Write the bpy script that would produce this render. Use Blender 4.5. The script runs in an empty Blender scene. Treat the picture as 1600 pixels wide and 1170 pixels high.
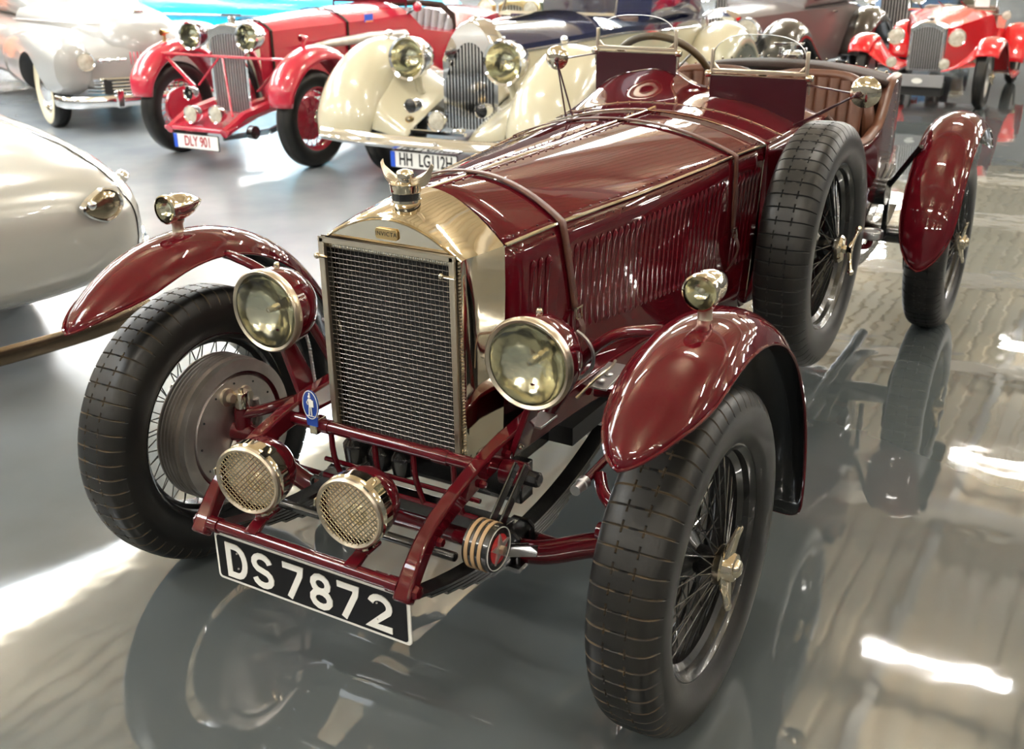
import bpy, math, random
import numpy as np
from mathutils import Vector, Matrix
random.seed(4)
PI = math.pi
R = math.radians
sc = bpy.context.scene
col = sc.collection

# ------------------------------------------------------------------ camera
cd = bpy.data.cameras.new('camera')
cam = bpy.data.objects.new('camera', cd)
col.objects.link(cam)
YAW, PIT, ROL, FPX = .5318, .3892, -.0119, 1675.9
_f = Vector((-math.sin(YAW) * math.cos(PIT), math.cos(YAW) * math.cos(PIT), -math.sin(PIT)))
_r = Vector((math.cos(YAW), math.sin(YAW), 0))
_u = _r.cross(_f)
_r2 = math.cos(ROL) * _r + math.sin(ROL) * _u
_u2 = -math.sin(ROL) * _r + math.cos(ROL) * _u
_m = Matrix((_r2, _u2, -_f)).transposed().to_4x4()
_m.translation = Vector((1.4052, -1.9147, 1.6331))
cam.matrix_world = _m
cd.sensor_width = 36
cd.lens = 36 * FPX / 1600
cd.clip_end = 200
cd.dof.use_dof = True
cd.dof.focus_distance = 2.5
cd.dof.aperture_fstop = 5.6
sc.camera = cam

# ------------------------------------------------------------------ world, exposure
w = bpy.data.worlds.new('world')
sc.world = w
w.use_nodes = True
w.node_tree.nodes['Background'].inputs[0].default_value = (.75, .8, .9, 1)
w.node_tree.nodes['Background'].inputs[1].default_value = .25
vs = sc.view_settings
vs.view_transform = 'Standard'
vs.look = 'None'
vs.exposure = 0.06
vs.gamma = 1
vs.use_curve_mapping = False
TUBE_POWER = 380.0        # emission strength of the fluorescent tubes
SKY_POWER = 17.0          # emission strength of the daylight and added fill roof panels


# ------------------------------------------------------------------ materials
def mat(name, base, rough=.5, metal=0., coat=0., ior=None, emit=None, es=1., trans=0., noise=None, bump=None, spec=None, coat_rough=.03):
    m = bpy.data.materials.new(name)
    m.use_nodes = True
    nt = m.node_tree
    b = nt.nodes['Principled BSDF']
    b.inputs['Base Color'].default_value = (*base, 1)
    b.inputs['Roughness'].default_value = rough
    b.inputs['Metallic'].default_value = metal
    b.inputs['Coat Weight'].default_value = coat
    b.inputs['Coat Roughness'].default_value = coat_rough
    b.inputs['Transmission Weight'].default_value = trans
    if ior: b.inputs['IOR'].default_value = ior
    if spec is not None: b.inputs['Specular IOR Level'].default_value = spec
    if emit:
        b.inputs['Emission Color'].default_value = (*emit, 1)
        b.inputs['Emission Strength'].default_value = es
    if noise:                                     # (scale, second colour, low, high)
        tc = nt.nodes.new('ShaderNodeTexCoord')
        n = nt.nodes.new('ShaderNodeTexNoise')
        n.inputs['Scale'].default_value = noise[0]
        n.inputs['Detail'].default_value = 6
        nt.links.new(tc.outputs['Object'], n.inputs['Vector'])
        r = nt.nodes.new('ShaderNodeValToRGB')
        r.color_ramp.elements[0].position = noise[2]
        r.color_ramp.elements[1].position = noise[3]
        r.color_ramp.elements[0].color = (*base, 1)
        r.color_ramp.elements[1].color = (*noise[1], 1)
        nt.links.new(n.outputs['Fac'], r.inputs['Fac'])
        nt.links.new(r.outputs['Color'], b.inputs['Base Color'])
    if bump:                                      # (scale, strength, distance)
        tc = nt.nodes.new('ShaderNodeTexCoord')
        n = nt.nodes.new('ShaderNodeTexNoise')
        n.inputs['Scale'].default_value = bump[0]
        n.inputs['Detail'].default_value = 3
        nt.links.new(tc.outputs['Object'], n.inputs['Vector'])
        bp = nt.nodes.new('ShaderNodeBump')
        bp.inputs['Strength'].default_value = bump[1]
        bp.inputs['Distance'].default_value = bump[2]
        nt.links.new(n.outputs['Fac'], bp.inputs['Height'])
        nt.links.new(bp.outputs['Normal'], b.inputs['Normal'])
    return m


M = dict(
    maroon=mat('maroon_paint', (.058, .0025, .0055), .4, coat=1, spec=.0, noise=(3, (.070, .003, .0065), .3, .7)),
    maroon_dark=mat('dark_maroon_paint', (.030, .0025, .006), .3, coat=.6, spec=.2),
    nickel=mat('nickel', (.78, .70, .56), .06, 1, noise=(9, (.70, .62, .49), .35, .7)),
    nickel_dull=mat('dull_nickel', (.62, .54, .42), .3, 1),
    chrome=mat('chrome', (.82, .82, .82), .07, 1),
    steel=mat('worn_steel', (.70, .66, .62), .42, 1, noise=(14, (.55, .51, .47), .35, .65)),
    alloy=mat('aluminium', (.55, .55, .55), .35, 1),
    rubber=mat('tyre_rubber', (.0065, .0065, .0065), .40, spec=.28, noise=(10, (.013, .012, .010), .4, .75), bump=(160, .15, .001)),
    rubber_dust=mat('dusty_tyre_groove', (.075, .050, .024), .8, noise=(30, (.02, .017, .014), .35, .65)),
    rubber_groove=mat('tyre_groove', (.004, .004, .004), .8),
    black=mat('black_enamel', (.006, .006, .006), .25, coat=.5),
    black_matt=mat('matt_black', (.006, .006, .006), .7),
    strap=mat('strap_leather', (.085, .026, .012), .5, noise=(40, (.05, .014, .008), .3, .7), bump=(200, .3, .001)),
    leather=mat('seat_leather', (.095, .034, .016), .38, noise=(16, (.07, .024, .011), .3, .7), bump=(150, .25, .001)),
    leather_dark=mat('dark_leather', (.024, .013, .010), .6, spec=.08, bump=(150, .3, .001)),
    reflector=mat('lamp_reflector', (.95, .90, .68), .16, 1, bump=(9, .45, .02)),
    mesh_wire=mat('mesh_wire', (.17, .155, .135), .38, 1),
    bronze=mat('bronze_strip', (.10, .075, .05), .25, .9),
    frost=mat('ribbed_lamp_glass', (.55, .52, .43), .2, noise=(30, (.35, .32, .25), .3, .7), spec=.8),
    white=mat('white_paint', (.78, .76, .70), .4),
    plate_black=mat('plate_black', (.004, .004, .005), .4, spec=.15),
    blue=mat('badge_blue', (.010, .045, .26), .3, coat=.5),
    red=mat('signal_red', (.45, .012, .016), .35),
    gold=mat('friction_disc', (.35, .22, .11), .5),
    wood=mat('steering_rim', (.050, .028, .008), .45),
    brass=mat('brass', (.62, .44, .20), .28, 1),
)
# clear glass that lets light straight through so it costs no caustics
g = bpy.data.materials.new('clear_glass')
g.use_nodes = True
nt = g.node_tree
nt.nodes.clear()
o_ = nt.nodes.new('ShaderNodeOutputMaterial')
mx = nt.nodes.new('ShaderNodeMixShader')
tr = nt.nodes.new('ShaderNodeBsdfTransparent')
gl = nt.nodes.new('ShaderNodeBsdfGlossy')
fr = nt.nodes.new('ShaderNodeFresnel')
fr.inputs[0].default_value = 1.5
gl.inputs['Roughness'].default_value = .01
tr.inputs[0].default_value = (.93, .95, .94, 1)
nt.links.new(fr.outputs[0], mx.inputs[0])
nt.links.new(tr.outputs[0], mx.inputs[1])
nt.links.new(gl.outputs[0], mx.inputs[2])
nt.links.new(mx.outputs[0], o_.inputs[0])
M['glass'] = g


# ------------------------------------------------------------------ mesh helpers
SPLIT = {'pivot_clamp', 'kingpin_cap', 'mudguard_stay', 'guard_clip', 'rear_mudguard_stay', 'tube_collar', 'frame_bolt', 'hanger_rod', 'damper_arm', 'plate_screw',
         'plate_hanger', 'bumper_bolt', 'wiper', 'mudguard_bolt', 'hanging_wire', 'end_socket', 'waist_moulding', 'seam_bead', 'brake_adjuster', 'deck_stud'}
class MB:
    def __init__(s):
        s.v = []; s.f = []; s.mi = []

    def add(s, vs_, fs_, mi=0):
        o = len(s.v)
        s.v += [tuple(p) for p in vs_]
        s.f += [tuple(i + o for i in f) for f in fs_]
        s.mi += [mi] * len(fs_)
        return s

    def box(s, c, d, rot=None, mi=0):
        m = rot or Matrix.Identity(3)
        c = Vector(c)
        vs_ = [c + m @ Vector((x * d[0] / 2, y * d[1] / 2, z * d[2] / 2)) for x in (-1, 1) for y in (-1, 1) for z in (-1, 1)]
        return s.add(vs_, [(0, 1, 3, 2), (4, 6, 7, 5), (0, 4, 5, 1), (2, 3, 7, 6), (0, 2, 6, 4), (1, 5, 7, 3)], mi)

    def loft(s, rings, closed=True, cap=True, loop=False, mi=0):
        n = len(rings[0]); k = len(rings)
        vs_ = [p for r in rings for p in r]
        fs_ = []
        for i in range(k if loop else k - 1):
            a = i * n; b = ((i + 1) % k) * n
            for j in range(n if closed else n - 1):
                j2 = (j + 1) % n
                fs_.append((a + j, a + j2, b + j2, b + j))
        if cap and not loop and closed:
            fs_.append(tuple(range(n))[::-1])
            fs_.append(tuple(range((k - 1) * n, k * n)))
        return s.add(vs_, fs_, mi)

    def tube(s, pts, r, n=10, loop=False, mi=0, squash=None):
        pts = [Vector(p) for p in pts]
        k = len(pts)
        rr = r if isinstance(r, (list, tuple)) else [r] * k
        rings = []
        nrm = None
        for i, p in enumerate(pts):
            if loop: t = pts[(i + 1) % k] - pts[i - 1]
            else: t = pts[min(i + 1, k - 1)] - pts[max(i - 1, 0)]
            t.normalize()
            if nrm is None:
                a = Vector((0, 0, 1)) if abs(t.z) < .9 else Vector((1, 0, 0))
                nrm = (a - t * a.dot(t)).normalized()
            else:
                nrm = (nrm - t * nrm.dot(t)).normalized()
            b = t.cross(nrm)
            q = squash or (1, 1)
            rings.append([p + (nrm * math.cos(2 * PI * j / n) * q[0] + b * math.sin(2 * PI * j / n) * q[1]) * rr[i] for j in range(n)])
        return s.loft(rings, loop=loop, mi=mi)

    def lathe(s, prof, o=(0, 0, 0), ax=(0, 0, 1), n=32, mi=0, a0=0, a1=2 * PI, cap=False):
        o = Vector(o); ax = Vector(ax).normalized()
        t = Vector((0, 0, 1)) if abs(ax.z) < .9 else Vector((1, 0, 0))
        u = (t - ax * t.dot(ax)).normalized(); w_ = ax.cross(u)
        full = abs(a1 - a0 - 2 * PI) < 1e-6
        k = n if full else n + 1
        rings = []
        for r_, h in prof:
            rings.append([o + ax * h + (u * math.cos(a0 + (a1 - a0) * j / n) + w_ * math.sin(a0 + (a1 - a0) * j / n)) * max(r_, 1e-7) for j in range(k)])
        return s.loft(rings, closed=full, cap=cap, mi=mi)

    def prism(s, outl, o, ux, uy, d, mi=0):
        """outline in the plane (ux, uy) pushed by d along ux x uy"""
        o = Vector(o); ux = Vector(ux).normalized(); uy = Vector(uy).normalized(); nz = ux.cross(uy)
        a = [o + ux * x + uy * y for x, y in outl]
        b = [p + nz * d for p in a]
        return s.loft([a, b], mi=mi)

    def sphere(s, c, r_, n=12, mi=0, sc_=(1, 1, 1)):
        rings = []
        for i in range(n // 2 + 1):
            th = PI * i / (n // 2)
            rings.append([(c[0] + sc_[0] * r_ * math.sin(th) * math.cos(2 * PI * j / n), c[1] + sc_[1] * r_ * math.sin(th) * math.sin(2 * PI * j / n),
                           c[2] + sc_[2] * r_ * math.cos(th)) for j in range(n)])
        return s.loft(rings, cap=False, mi=mi)

    def mesh(s, name, mats, smooth=True, ang=38):
        me = bpy.data.meshes.new(name)
        me.from_pydata(s.v, [], s.f)
        for m in (mats if isinstance(mats, (list, tuple)) else [mats]):
            me.materials.append(m)
        me.polygons.foreach_set('material_index', s.mi)
        import bmesh
        bm = bmesh.new(); bm.from_mesh(me)
        bmesh.ops.remove_doubles(bm, verts=bm.verts, dist=1e-6)
        bmesh.ops.recalc_face_normals(bm, faces=bm.faces)
        bm.to_mesh(me); bm.free()
        if smooth:
            me.shade_smooth()
            me.set_sharp_from_angle(angle=R(ang))
        return me

    def pieces(s):
        par = list(range(len(s.v)))
        def find(a):
            while par[a] != a:
                par[a] = par[par[a]]; a = par[a]
            return a
        for f in s.f:
            r0 = find(f[0])
            for i in f[1:]: par[find(i)] = r0
        gr = {}
        for k, f in enumerate(s.f): gr.setdefault(find(f[0]), []).append(k)
        out = []
        for ks in gr.values():
            m_ = MB(); mp = {}
            for k in ks:
                for i in s.f[k]:
                    if i not in mp: mp[i] = len(m_.v); m_.v.append(s.v[i])
                m_.f.append(tuple(mp[i] for i in s.f[k])); m_.mi.append(s.mi[k])
            out.append(m_)
        return out

    def build(s, name, mats, parent=None, smooth=True, ang=38, bevel=0, solid=0, off=-1, mo=0, sub=0, seg=2):
        if name in SPLIT:
            ps = s.pieces()
            if len(ps) > 1:
                return [p.build(name, mats, parent, smooth, ang, bevel, solid, off, mo, sub, seg) for p in ps][0]
        me = s.mesh(name, mats, smooth, ang)
        o = bpy.data.objects.new(name, me)
        col.objects.link(o)
        if parent: o.parent = parent
        if solid:
            md = o.modifiers.new('s', 'SOLIDIFY'); md.thickness = solid; md.offset = off; md.material_offset = mo; md.material_offset_rim = 0
        if sub:
            md = o.modifiers.new('u', 'SUBSURF'); md.levels = sub; md.render_levels = sub
        if bevel:
            md = o.modifiers.new('b', 'BEVEL'); md.width = bevel; md.segments = seg; md.limit_method = 'ANGLE'; md.angle_limit = R(40)
        return o


def empty(name, loc=(0, 0, 0), rz=0, parent=None):
    o = bpy.data.objects.new(name, None)
    col.objects.link(o)
    o.location = loc; o.rotation_euler = (0, 0, rz)
    o.empty_display_size = .1
    if parent: o.parent = parent
    return o


def tag(o, label=None, cat=None, group=None, kind=None):
    if label: o['label'] = label
    if cat: o['category'] = cat
    if group: o['group'] = group
    if kind: o['kind'] = kind
    return o


def kids(o):
    return [c for c in bpy.data.objects if c.parent == o]


def copy_tree(o, parent=None):
    c = o.copy(); col.objects.link(c); c.parent = parent
    for ch in kids(o): copy_tree(ch, c)
    return c


def text(name, s, size, o, ux, uy, m, parent, offset=0, ext=.0008, sx=1, align='CENTER', space=1):
    """lettering lying in the plane (ux, uy), its middle at o"""
    cu = bpy.data.curves.new(name, 'FONT')
    cu.body = s; cu.size = size; cu.offset = offset; cu.extrude = ext
    cu.align_x = align; cu.align_y = 'CENTER'; cu.space_character = space; cu.resolution_u = 4
    cu.materials.append(m)
    t0_ = bpy.data.objects.new(name, cu); col.objects.link(t0_)
    bpy.context.view_layer.update()
    me_ = bpy.data.meshes.new_from_object(t0_.evaluated_get(bpy.context.evaluated_depsgraph_get()))
    bpy.data.objects.remove(t0_); bpy.data.curves.remove(cu)
    me_.name = name
    ob = bpy.data.objects.new(name, me_); col.objects.link(ob)
    ux = Vector(ux).normalized(); uy = Vector(uy).normalized(); nz = ux.cross(uy)
    mt = Matrix((ux * sx, uy, nz)).transposed().to_4x4(); mt.translation = Vector(o)
    if parent: ob.parent = parent
    ob.matrix_local = mt
    return ob


def rotm(axis, ang):
    return Matrix.Rotation(ang, 3, axis)


def frame_z(d):
    return Vector(d).normalized().to_track_quat('Z', 'Y').to_matrix()


def spline(pts, n=8):
    """Catmull-Rom through the points"""
    P = [Vector(p) for p in pts]
    P = [2 * P[0] - P[1]] + P + [2 * P[-1] - P[-2]]
    out = []
    for i in range(1, len(P) - 2):
        for k in range(n):
            t = k / n
            a, b, c, d = P[i - 1:i + 3]
            out.append(.5 * ((2 * b) + (c - a) * t + (2 * a - 5 * b + 4 * c - d) * t * t + (3 * b - a - 3 * c + d) * t ** 3))
    out.append(P[-2])
    return out


def lerp_tab(tab, x):
    if x <= tab[0][0]: return tab[0][1]
    for (a, va), (b, vb) in zip(tab, tab[1:]):
        if x <= b:
            return va + (vb - va) * (x - a) / (b - a)
    return tab[-1][1]


def smooth_tab(tab, x):
    if x <= tab[0][0]: return tab[0][1]
    for (a, va), (b, vb) in zip(tab, tab[1:]):
        if x <= b:
            t = (x - a) / (b - a)
            return va + (vb - va) * t * t * (3 - 2 * t)
    return tab[-1][1]


#@@ROOM
# ================================================================== the hall
def structure(o):
    o['kind'] = 'structure'
    return o


# floor: polished grey resin, slightly uneven, mirror-like
FLOOR_CX = -1.5            # where the dull aisle with painted haze passes into the polished bay
fm = bpy.data.materials.new('polished_resin_floor')
fm.use_nodes = True
nt = fm.node_tree
b = nt.nodes['Principled BSDF']
b.inputs['IOR'].default_value = 1.5
b.inputs['Specular IOR Level'].default_value = 0.0
b.inputs['Coat Weight'].default_value = 1.0
b.inputs['Coat IOR'].default_value = 2.05
b.inputs['Coat Roughness'].default_value = .03
tc = nt.nodes.new('ShaderNodeTexCoord')
n1 = nt.nodes.new('ShaderNodeTexNoise'); n1.inputs['Scale'].default_value = .8; n1.inputs['Detail'].default_value = 6
n2 = nt.nodes.new('ShaderNodeTexNoise'); n2.inputs['Scale'].default_value = 5; n2.inputs['Detail'].default_value = 2
n3 = nt.nodes.new('ShaderNodeTexNoise'); n3.inputs['Scale'].default_value = 2.2; n3.inputs['Detail'].default_value = 8
for n_ in (n1, n2, n3): nt.links.new(tc.outputs['Object'], n_.inputs['Vector'])
rp = nt.nodes.new('ShaderNodeValToRGB')
rp.color_ramp.elements[0].position = .3; rp.color_ramp.elements[0].color = (.062, .073, .075, 1)
rp.color_ramp.elements[1].position = .72; rp.color_ramp.elements[1].color = (.092, .104, .106, 1)
nt.links.new(n1.outputs['Fac'], rp.inputs['Fac'])
rr_ = nt.nodes.new('ShaderNodeMapRange')
rr_.inputs['From Min'].default_value = .2; rr_.inputs['From Max'].default_value = .8
rr_.inputs['To Min'].default_value = .26; rr_.inputs['To Max'].default_value = .36
nt.links.new(n3.outputs['Fac'], rr_.inputs['Value']); nt.links.new(rr_.outputs['Result'], b.inputs['Roughness'])
# the aisle on the left is scuffed dull and coloured paler for haze, the bay is polished
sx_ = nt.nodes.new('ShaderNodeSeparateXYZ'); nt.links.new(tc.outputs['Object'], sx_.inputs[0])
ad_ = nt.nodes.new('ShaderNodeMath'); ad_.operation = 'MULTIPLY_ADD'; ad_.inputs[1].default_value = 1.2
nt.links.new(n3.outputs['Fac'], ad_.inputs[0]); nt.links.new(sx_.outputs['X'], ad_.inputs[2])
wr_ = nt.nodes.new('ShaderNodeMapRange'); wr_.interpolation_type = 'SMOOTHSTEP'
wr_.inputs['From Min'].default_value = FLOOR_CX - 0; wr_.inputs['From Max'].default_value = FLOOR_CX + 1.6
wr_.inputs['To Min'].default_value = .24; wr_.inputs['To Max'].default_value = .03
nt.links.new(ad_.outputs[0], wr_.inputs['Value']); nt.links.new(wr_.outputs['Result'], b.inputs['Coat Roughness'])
rp2 = nt.nodes.new('ShaderNodeValToRGB')  # pale aisle colour: bright haze on the floor put into the base
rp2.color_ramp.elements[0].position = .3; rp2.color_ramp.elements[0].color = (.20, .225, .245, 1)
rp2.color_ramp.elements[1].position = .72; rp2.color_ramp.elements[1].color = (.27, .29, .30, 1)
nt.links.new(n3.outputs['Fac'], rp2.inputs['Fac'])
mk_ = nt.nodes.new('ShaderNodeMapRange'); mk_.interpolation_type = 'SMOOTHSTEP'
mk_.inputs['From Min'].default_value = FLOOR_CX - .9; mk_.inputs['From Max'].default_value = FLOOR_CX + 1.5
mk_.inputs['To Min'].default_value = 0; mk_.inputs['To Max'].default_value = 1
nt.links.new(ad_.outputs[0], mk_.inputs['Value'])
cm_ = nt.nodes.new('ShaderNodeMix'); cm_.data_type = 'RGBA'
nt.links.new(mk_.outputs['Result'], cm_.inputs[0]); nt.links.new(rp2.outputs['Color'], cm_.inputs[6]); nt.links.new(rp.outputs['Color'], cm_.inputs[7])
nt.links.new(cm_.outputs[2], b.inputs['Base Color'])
bp = nt.nodes.new('ShaderNodeBump'); bp.inputs['Strength'].default_value = .10; bp.inputs['Distance'].default_value = .01
nt.links.new(n2.outputs['Fac'], bp.inputs['Height']); nt.links.new(bp.outputs['Normal'], b.inputs['Normal']); nt.links.new(bp.outputs['Normal'], b.inputs['Coat Normal'])
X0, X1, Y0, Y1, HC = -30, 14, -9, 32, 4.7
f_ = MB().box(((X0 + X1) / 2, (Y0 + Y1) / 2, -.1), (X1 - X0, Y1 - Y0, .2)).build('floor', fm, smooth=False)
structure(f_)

# ceiling: tan profiled sheeting, ribs along Y, with joists and seams
ceil_m = mat('tan_ceiling_sheet', (.76, .62, .40), .55, noise=(.6, (.82, .68, .47), .3, .7))
wall_m = mat('grey_wall', (.13, .13, .13), .7, noise=(.5, (.10, .10, .10), .3, .7))
cb = MB()
pitch = .26
xs_ = []
x = X0
while x < X1:
    xs_ += [(x, 0), (x + pitch * .62, 0), (x + pitch * .70, .035), (x + pitch * .92, .035)]
    x += pitch
cb.loft([[(xx, yy, HC + dz) for xx, dz in xs_] for yy in (Y0, Y1)], closed=False)
structure(cb.build('ceiling', ceil_m, smooth=False, solid=.02, off=1))
beam_m = mat('ceiling_beam_paint', (.60, .54, .45), .5)
k = 0
for xx in [.2 + 4.6 * i for i in range(-6, 3)]:
    structure(MB().box((xx, (Y0 + Y1) / 2, HC - .05), (.10, Y1 - Y0, .10)).build('trim_%d' % k, beam_m, smooth=False)); k += 1
for yy in [-4.6, .25, 5.1, 9.95, 14.8, 19.65, 24.5, 29.3]:
    structure(MB().box(((X0 + X1) / 2, yy, HC - .11), (X1 - X0, .16, .22)).build('trim_%d' % k, beam_m, smooth=False)); k += 1
for nm, c, d in (('wall_left', (X0 - .1, (Y0 + Y1) / 2, HC / 2), (.2, Y1 - Y0, HC)), ('wall_right', (X1 + .1, (Y0 + Y1) / 2, HC / 2), (.2, Y1 - Y0, HC)),
                 ('wall_front', ((X0 + X1) / 2, Y0 - .1, HC / 2), (X1 - X0, .2, HC)), ('wall_back', ((X0 + X1) / 2, Y1 + .1, HC / 2), (X1 - X0, .2, HC))):
    structure(MB().box(c, d).build(nm, wall_m, smooth=False))

# fluorescent tube lamps hung under the ceiling, long side along X
tube_m = mat('lit_tube', (1, 1, 1), .5, emit=(1, .97, .90), es=TUBE_POWER)
hous_m = mat('lamp_housing', (.75, .75, .73), .4)


def make_tube_light():
    t = empty('tube_light')
    MB().box((0, 0, .045), (1.26, .035, .03)).build('housing', hous_m, t, bevel=.005)
    MB().tube([(-.60, 0, 0), (.60, 0, 0)], .02, 10).build('tube', tube_m, t)
    e = MB()
    for s_ in (-1, 1): e.box((s_ * .612, 0, .01), (.03, .05, .06))
    e.build('end_socket', hous_m, t)
    e = MB()
    for s_ in (-1, 1): e.tube([(s_ * .4, 0, .08), (s_ * .4, 0, .44)], .004, 5)
    e.build('hanging_wire', hous_m, t)
    return t


tl = make_tube_light()
first = True
for iy in range(-3, 6):
    for ix in range(-6, 4):
        o = tl if first else copy_tree(tl)
        first = False
        o.location = (.68 + 3.9 * ix, 6.45 + 4.35 * iy, HC - .45)
        tag(o, 'fluorescent tube lamp hanging under the tan ribbed ceiling', 'ceiling lamp', 'fluorescent tube lamps under the ceiling')
# daylight roof panels on the left; those further back added to brighten the floor
sky_m = mat('daylight_and_fill_panel', (.9, .95, 1), .4, emit=(.86, .93, 1), es=SKY_POWER)
k = 1
for (cx, cy, dx, dy) in ((-8.2, 2.2, 1.5, 5.4), (-8.2, 9.6, 1.5, 5.4), (-3.9, -3.4, 1.1, 3.6), (-13.6, 5.5, 1.6, 9), (-4.3, 12, 1.2, 4), (-9.5, 18, 2.0, 8), (-15, 18, 2.0, 8), (-4.5, 20, 2.0, 6)):
    structure(MB().box((cx, cy, HC - .06), (dx, dy, .03)).build('sky_and_fill_panel_%d' % k, sky_m, smooth=False)); k += 1


#@@CAR
# ================================================================== wheels
def tyre_mesh(name, Rr=.385, wd=.165, pitches=60, mats=None, detail=True):
    h = wd / .165
    side = [(.050, .258), (.062, .262), (.073, .275), (.080, .293), (.0825, .312), (.0815, .335)]
    half = [(0, .385), (.010, .3849), (.0200, .3846), (.0225, .3845), (.0250, .3843), (.038, .3832), (.050, .380), (.060, .3745), (.068, .366), (.0745, .355), (.079, .345)]
    rr = Rr / .385
    prof = [(-x, r) for x, r in side] + [(-x, r) for x, r in half[::-1]] + half[1:] + side[::-1]
    deep_lat = [(.0099 < abs(x) < .0765) and r > .35 for x, r in prof]
    deep_cir = [abs(abs(x) - .0225) < .0004 for x, r in prof]
    p = 2 * PI / pitches
    gw = .0026 / .385
    if detail:
        st = [(0, 'L'), (gw, 'E'), (.27 * p, 'D'), (.31 * p, 'N'), (.69 * p, 'N'), (.73 * p, 'D'), (p - gw, 'E')]
    else:
        st = [(0, 'N')]
    m = MB()
    rings = []; kinds = []
    for i in range(pitches):
        for a, kd in st:
            ang = i * p + a
            ring = []
            for q, (x, r) in enumerate(prof):
                d = 0
                if detail:
                    if kd == 'L' and deep_lat[q]: d = .0055
                    if kd in 'LED' and deep_cir[q]: d = .005
                rad = (r - d) * rr
                ring.append((x * h, rad * math.cos(ang), rad * math.sin(ang)))
            rings.append(ring); kinds.append(kd)
    n = len(prof); k = len(rings)
    vs_ = [pt for r in rings for pt in r]
    f0 = []; f1 = []
    for i in range(k):
        i2 = (i + 1) % k
        for j in range(n - 1):
            groove = detail and ((('L' in (kinds[i], kinds[i2])) and deep_lat[j] and deep_lat[j + 1]) or
                                 (kinds[i] != 'N' and kinds[i2] != 'N' and not (kinds[i] == 'D' and kinds[i2] == 'N') and (deep_cir[j] or deep_cir[j + 1])))
            (f1 if groove else f0).append((i * n + j, i * n + j + 1, i2 * n + j + 1, i2 * n + j))
    m.add(vs_, f0, 0)
    m.f += f1; m.mi += [1] * len(f1)
    # raised ring moulded on the sidewall
    return m.mesh(name, mats or [M['rubber'], M['rubber_dust']], ang=30)


def spoke_mb(nsp=60, rim_r=.232, hub_o=.030, hub_i=.055, r=.0017):
    m = MB()
    for i in range(nsp):
        a = 2 * PI * i / nsp
        s_ = 1 if (i // 2) % 2 else -1
        if i % 2:      # outer hub row
            a2 = a + s_ * .55
            m.tube([(.072, hub_o * math.cos(a2), hub_o * math.sin(a2)), (.018, rim_r * math.cos(a), rim_r * math.sin(a))], r, 5)
        else:          # inner hub row
            a2 = a + s_ * .75
            m.tube([(-.012, hub_i * math.cos(a2), hub_i * math.sin(a2)), (-.006, rim_r * math.cos(a), rim_r * math.sin(a))], r, 5)
    return m


RIM = [(.268, .055), (.266, .060), (.258, .061), (.252, .054), (.246, .050), (.243, .036), (.230, .026), (.228, 0), (.230, -.026), (.243, -.036), (.246, -.050), (.252, -.054), (.258, -.061), (.266, -.060), (.268, -.055)]
TY_DUST = tyre_mesh('tyre')
TY_CLEAN = tyre_mesh('tyre', mats=[M['rubber'], M['rubber_groove']])
RIM_ME = MB().lathe(RIM, ax=(1, 0, 0), n=64).mesh('rim', M['black'])
SPK_ME = spoke_mb().mesh('spokes', M['black'])
HUB = [(0, .080), (.034, .080), (.036, .070), (.030, .060), (.032, .02), (.058, .0), (.060, -.03), (0, -.03)]
HUB_ME = MB().lathe(HUB, ax=(1, 0, 0), n=24).mesh('hub', M['black'])


def put(name, me, parent, loc=(0, 0, 0), rot=(0, 0, 0)):
    o = bpy.data.objects.new(name, me); col.objects.link(o)
    o.parent = parent; o.location = loc; o.rotation_euler = rot
    return o


def spinner_mb(ears=.088):
    m = MB()
    m.lathe([(0, .052), (.012, .051), (.019, .046), (.021, .040), (.030, .038), (.034, .030), (.036, .018), (.044, .014), (.045, 0), (0, 0)], ax=(1, 0, 0), n=28)
    for s_ in (-1, 1):
        rings = []
        for t, wd, th, xo in ((.02, .030, .013, .018), (.045, .027, .011, .022), (.060, .019, .009, .026), (.075, .016, .008, .030), (ears, .018, .007, .034), (ears + .006, .012, .004, .035)):
            rings.append([(xo + th * math.cos(a), wd * math.sin(a), s_ * t) for a in [2 * PI * j / 12 for j in range(12)]])
        m.loft(rings)
    return m


SPIN_ME = spinner_mb().mesh('spinner', M['nickel'])


def wheel(name, parent, loc, out=1, tyre=TY_DUST, spin=True, rx=0, spin_a=0):
    wv = empty(name, loc, 0 if out > 0 else PI, parent)
    wv.rotation_euler.x = rx
    put('tyre', tyre, wv); put('rim', RIM_ME, wv)
    tag(put('spokes', SPK_ME, wv), kind='stuff')
    put('hub', HUB_ME, wv)
    if spin:
        put('spinner', SPIN_ME, wv, (.066, 0, 0), (spin_a, 0, 0))
    return wv


# ================================================================== the maroon sports car
car = empty('vintage_sports_car')
tag(car, 'large maroon open vintage sports car with mesh radiator guard and plate DS 7872', 'car')
TR = .7186
WB = 2.943
wfl = wheel('front_wheel', car, (TR, 0, .385), 1, spin_a=R(-14))
wfr = wheel('front_wheel', car, (-TR, 0, .385), -1)
wrl = wheel('rear_wheel', car, (TR, WB, .385), 1, spin_a=R(8), tyre=TY_CLEAN)
wrr = wheel('rear_wheel', car, (-TR, WB, .385), -1, tyre=TY_CLEAN)
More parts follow.
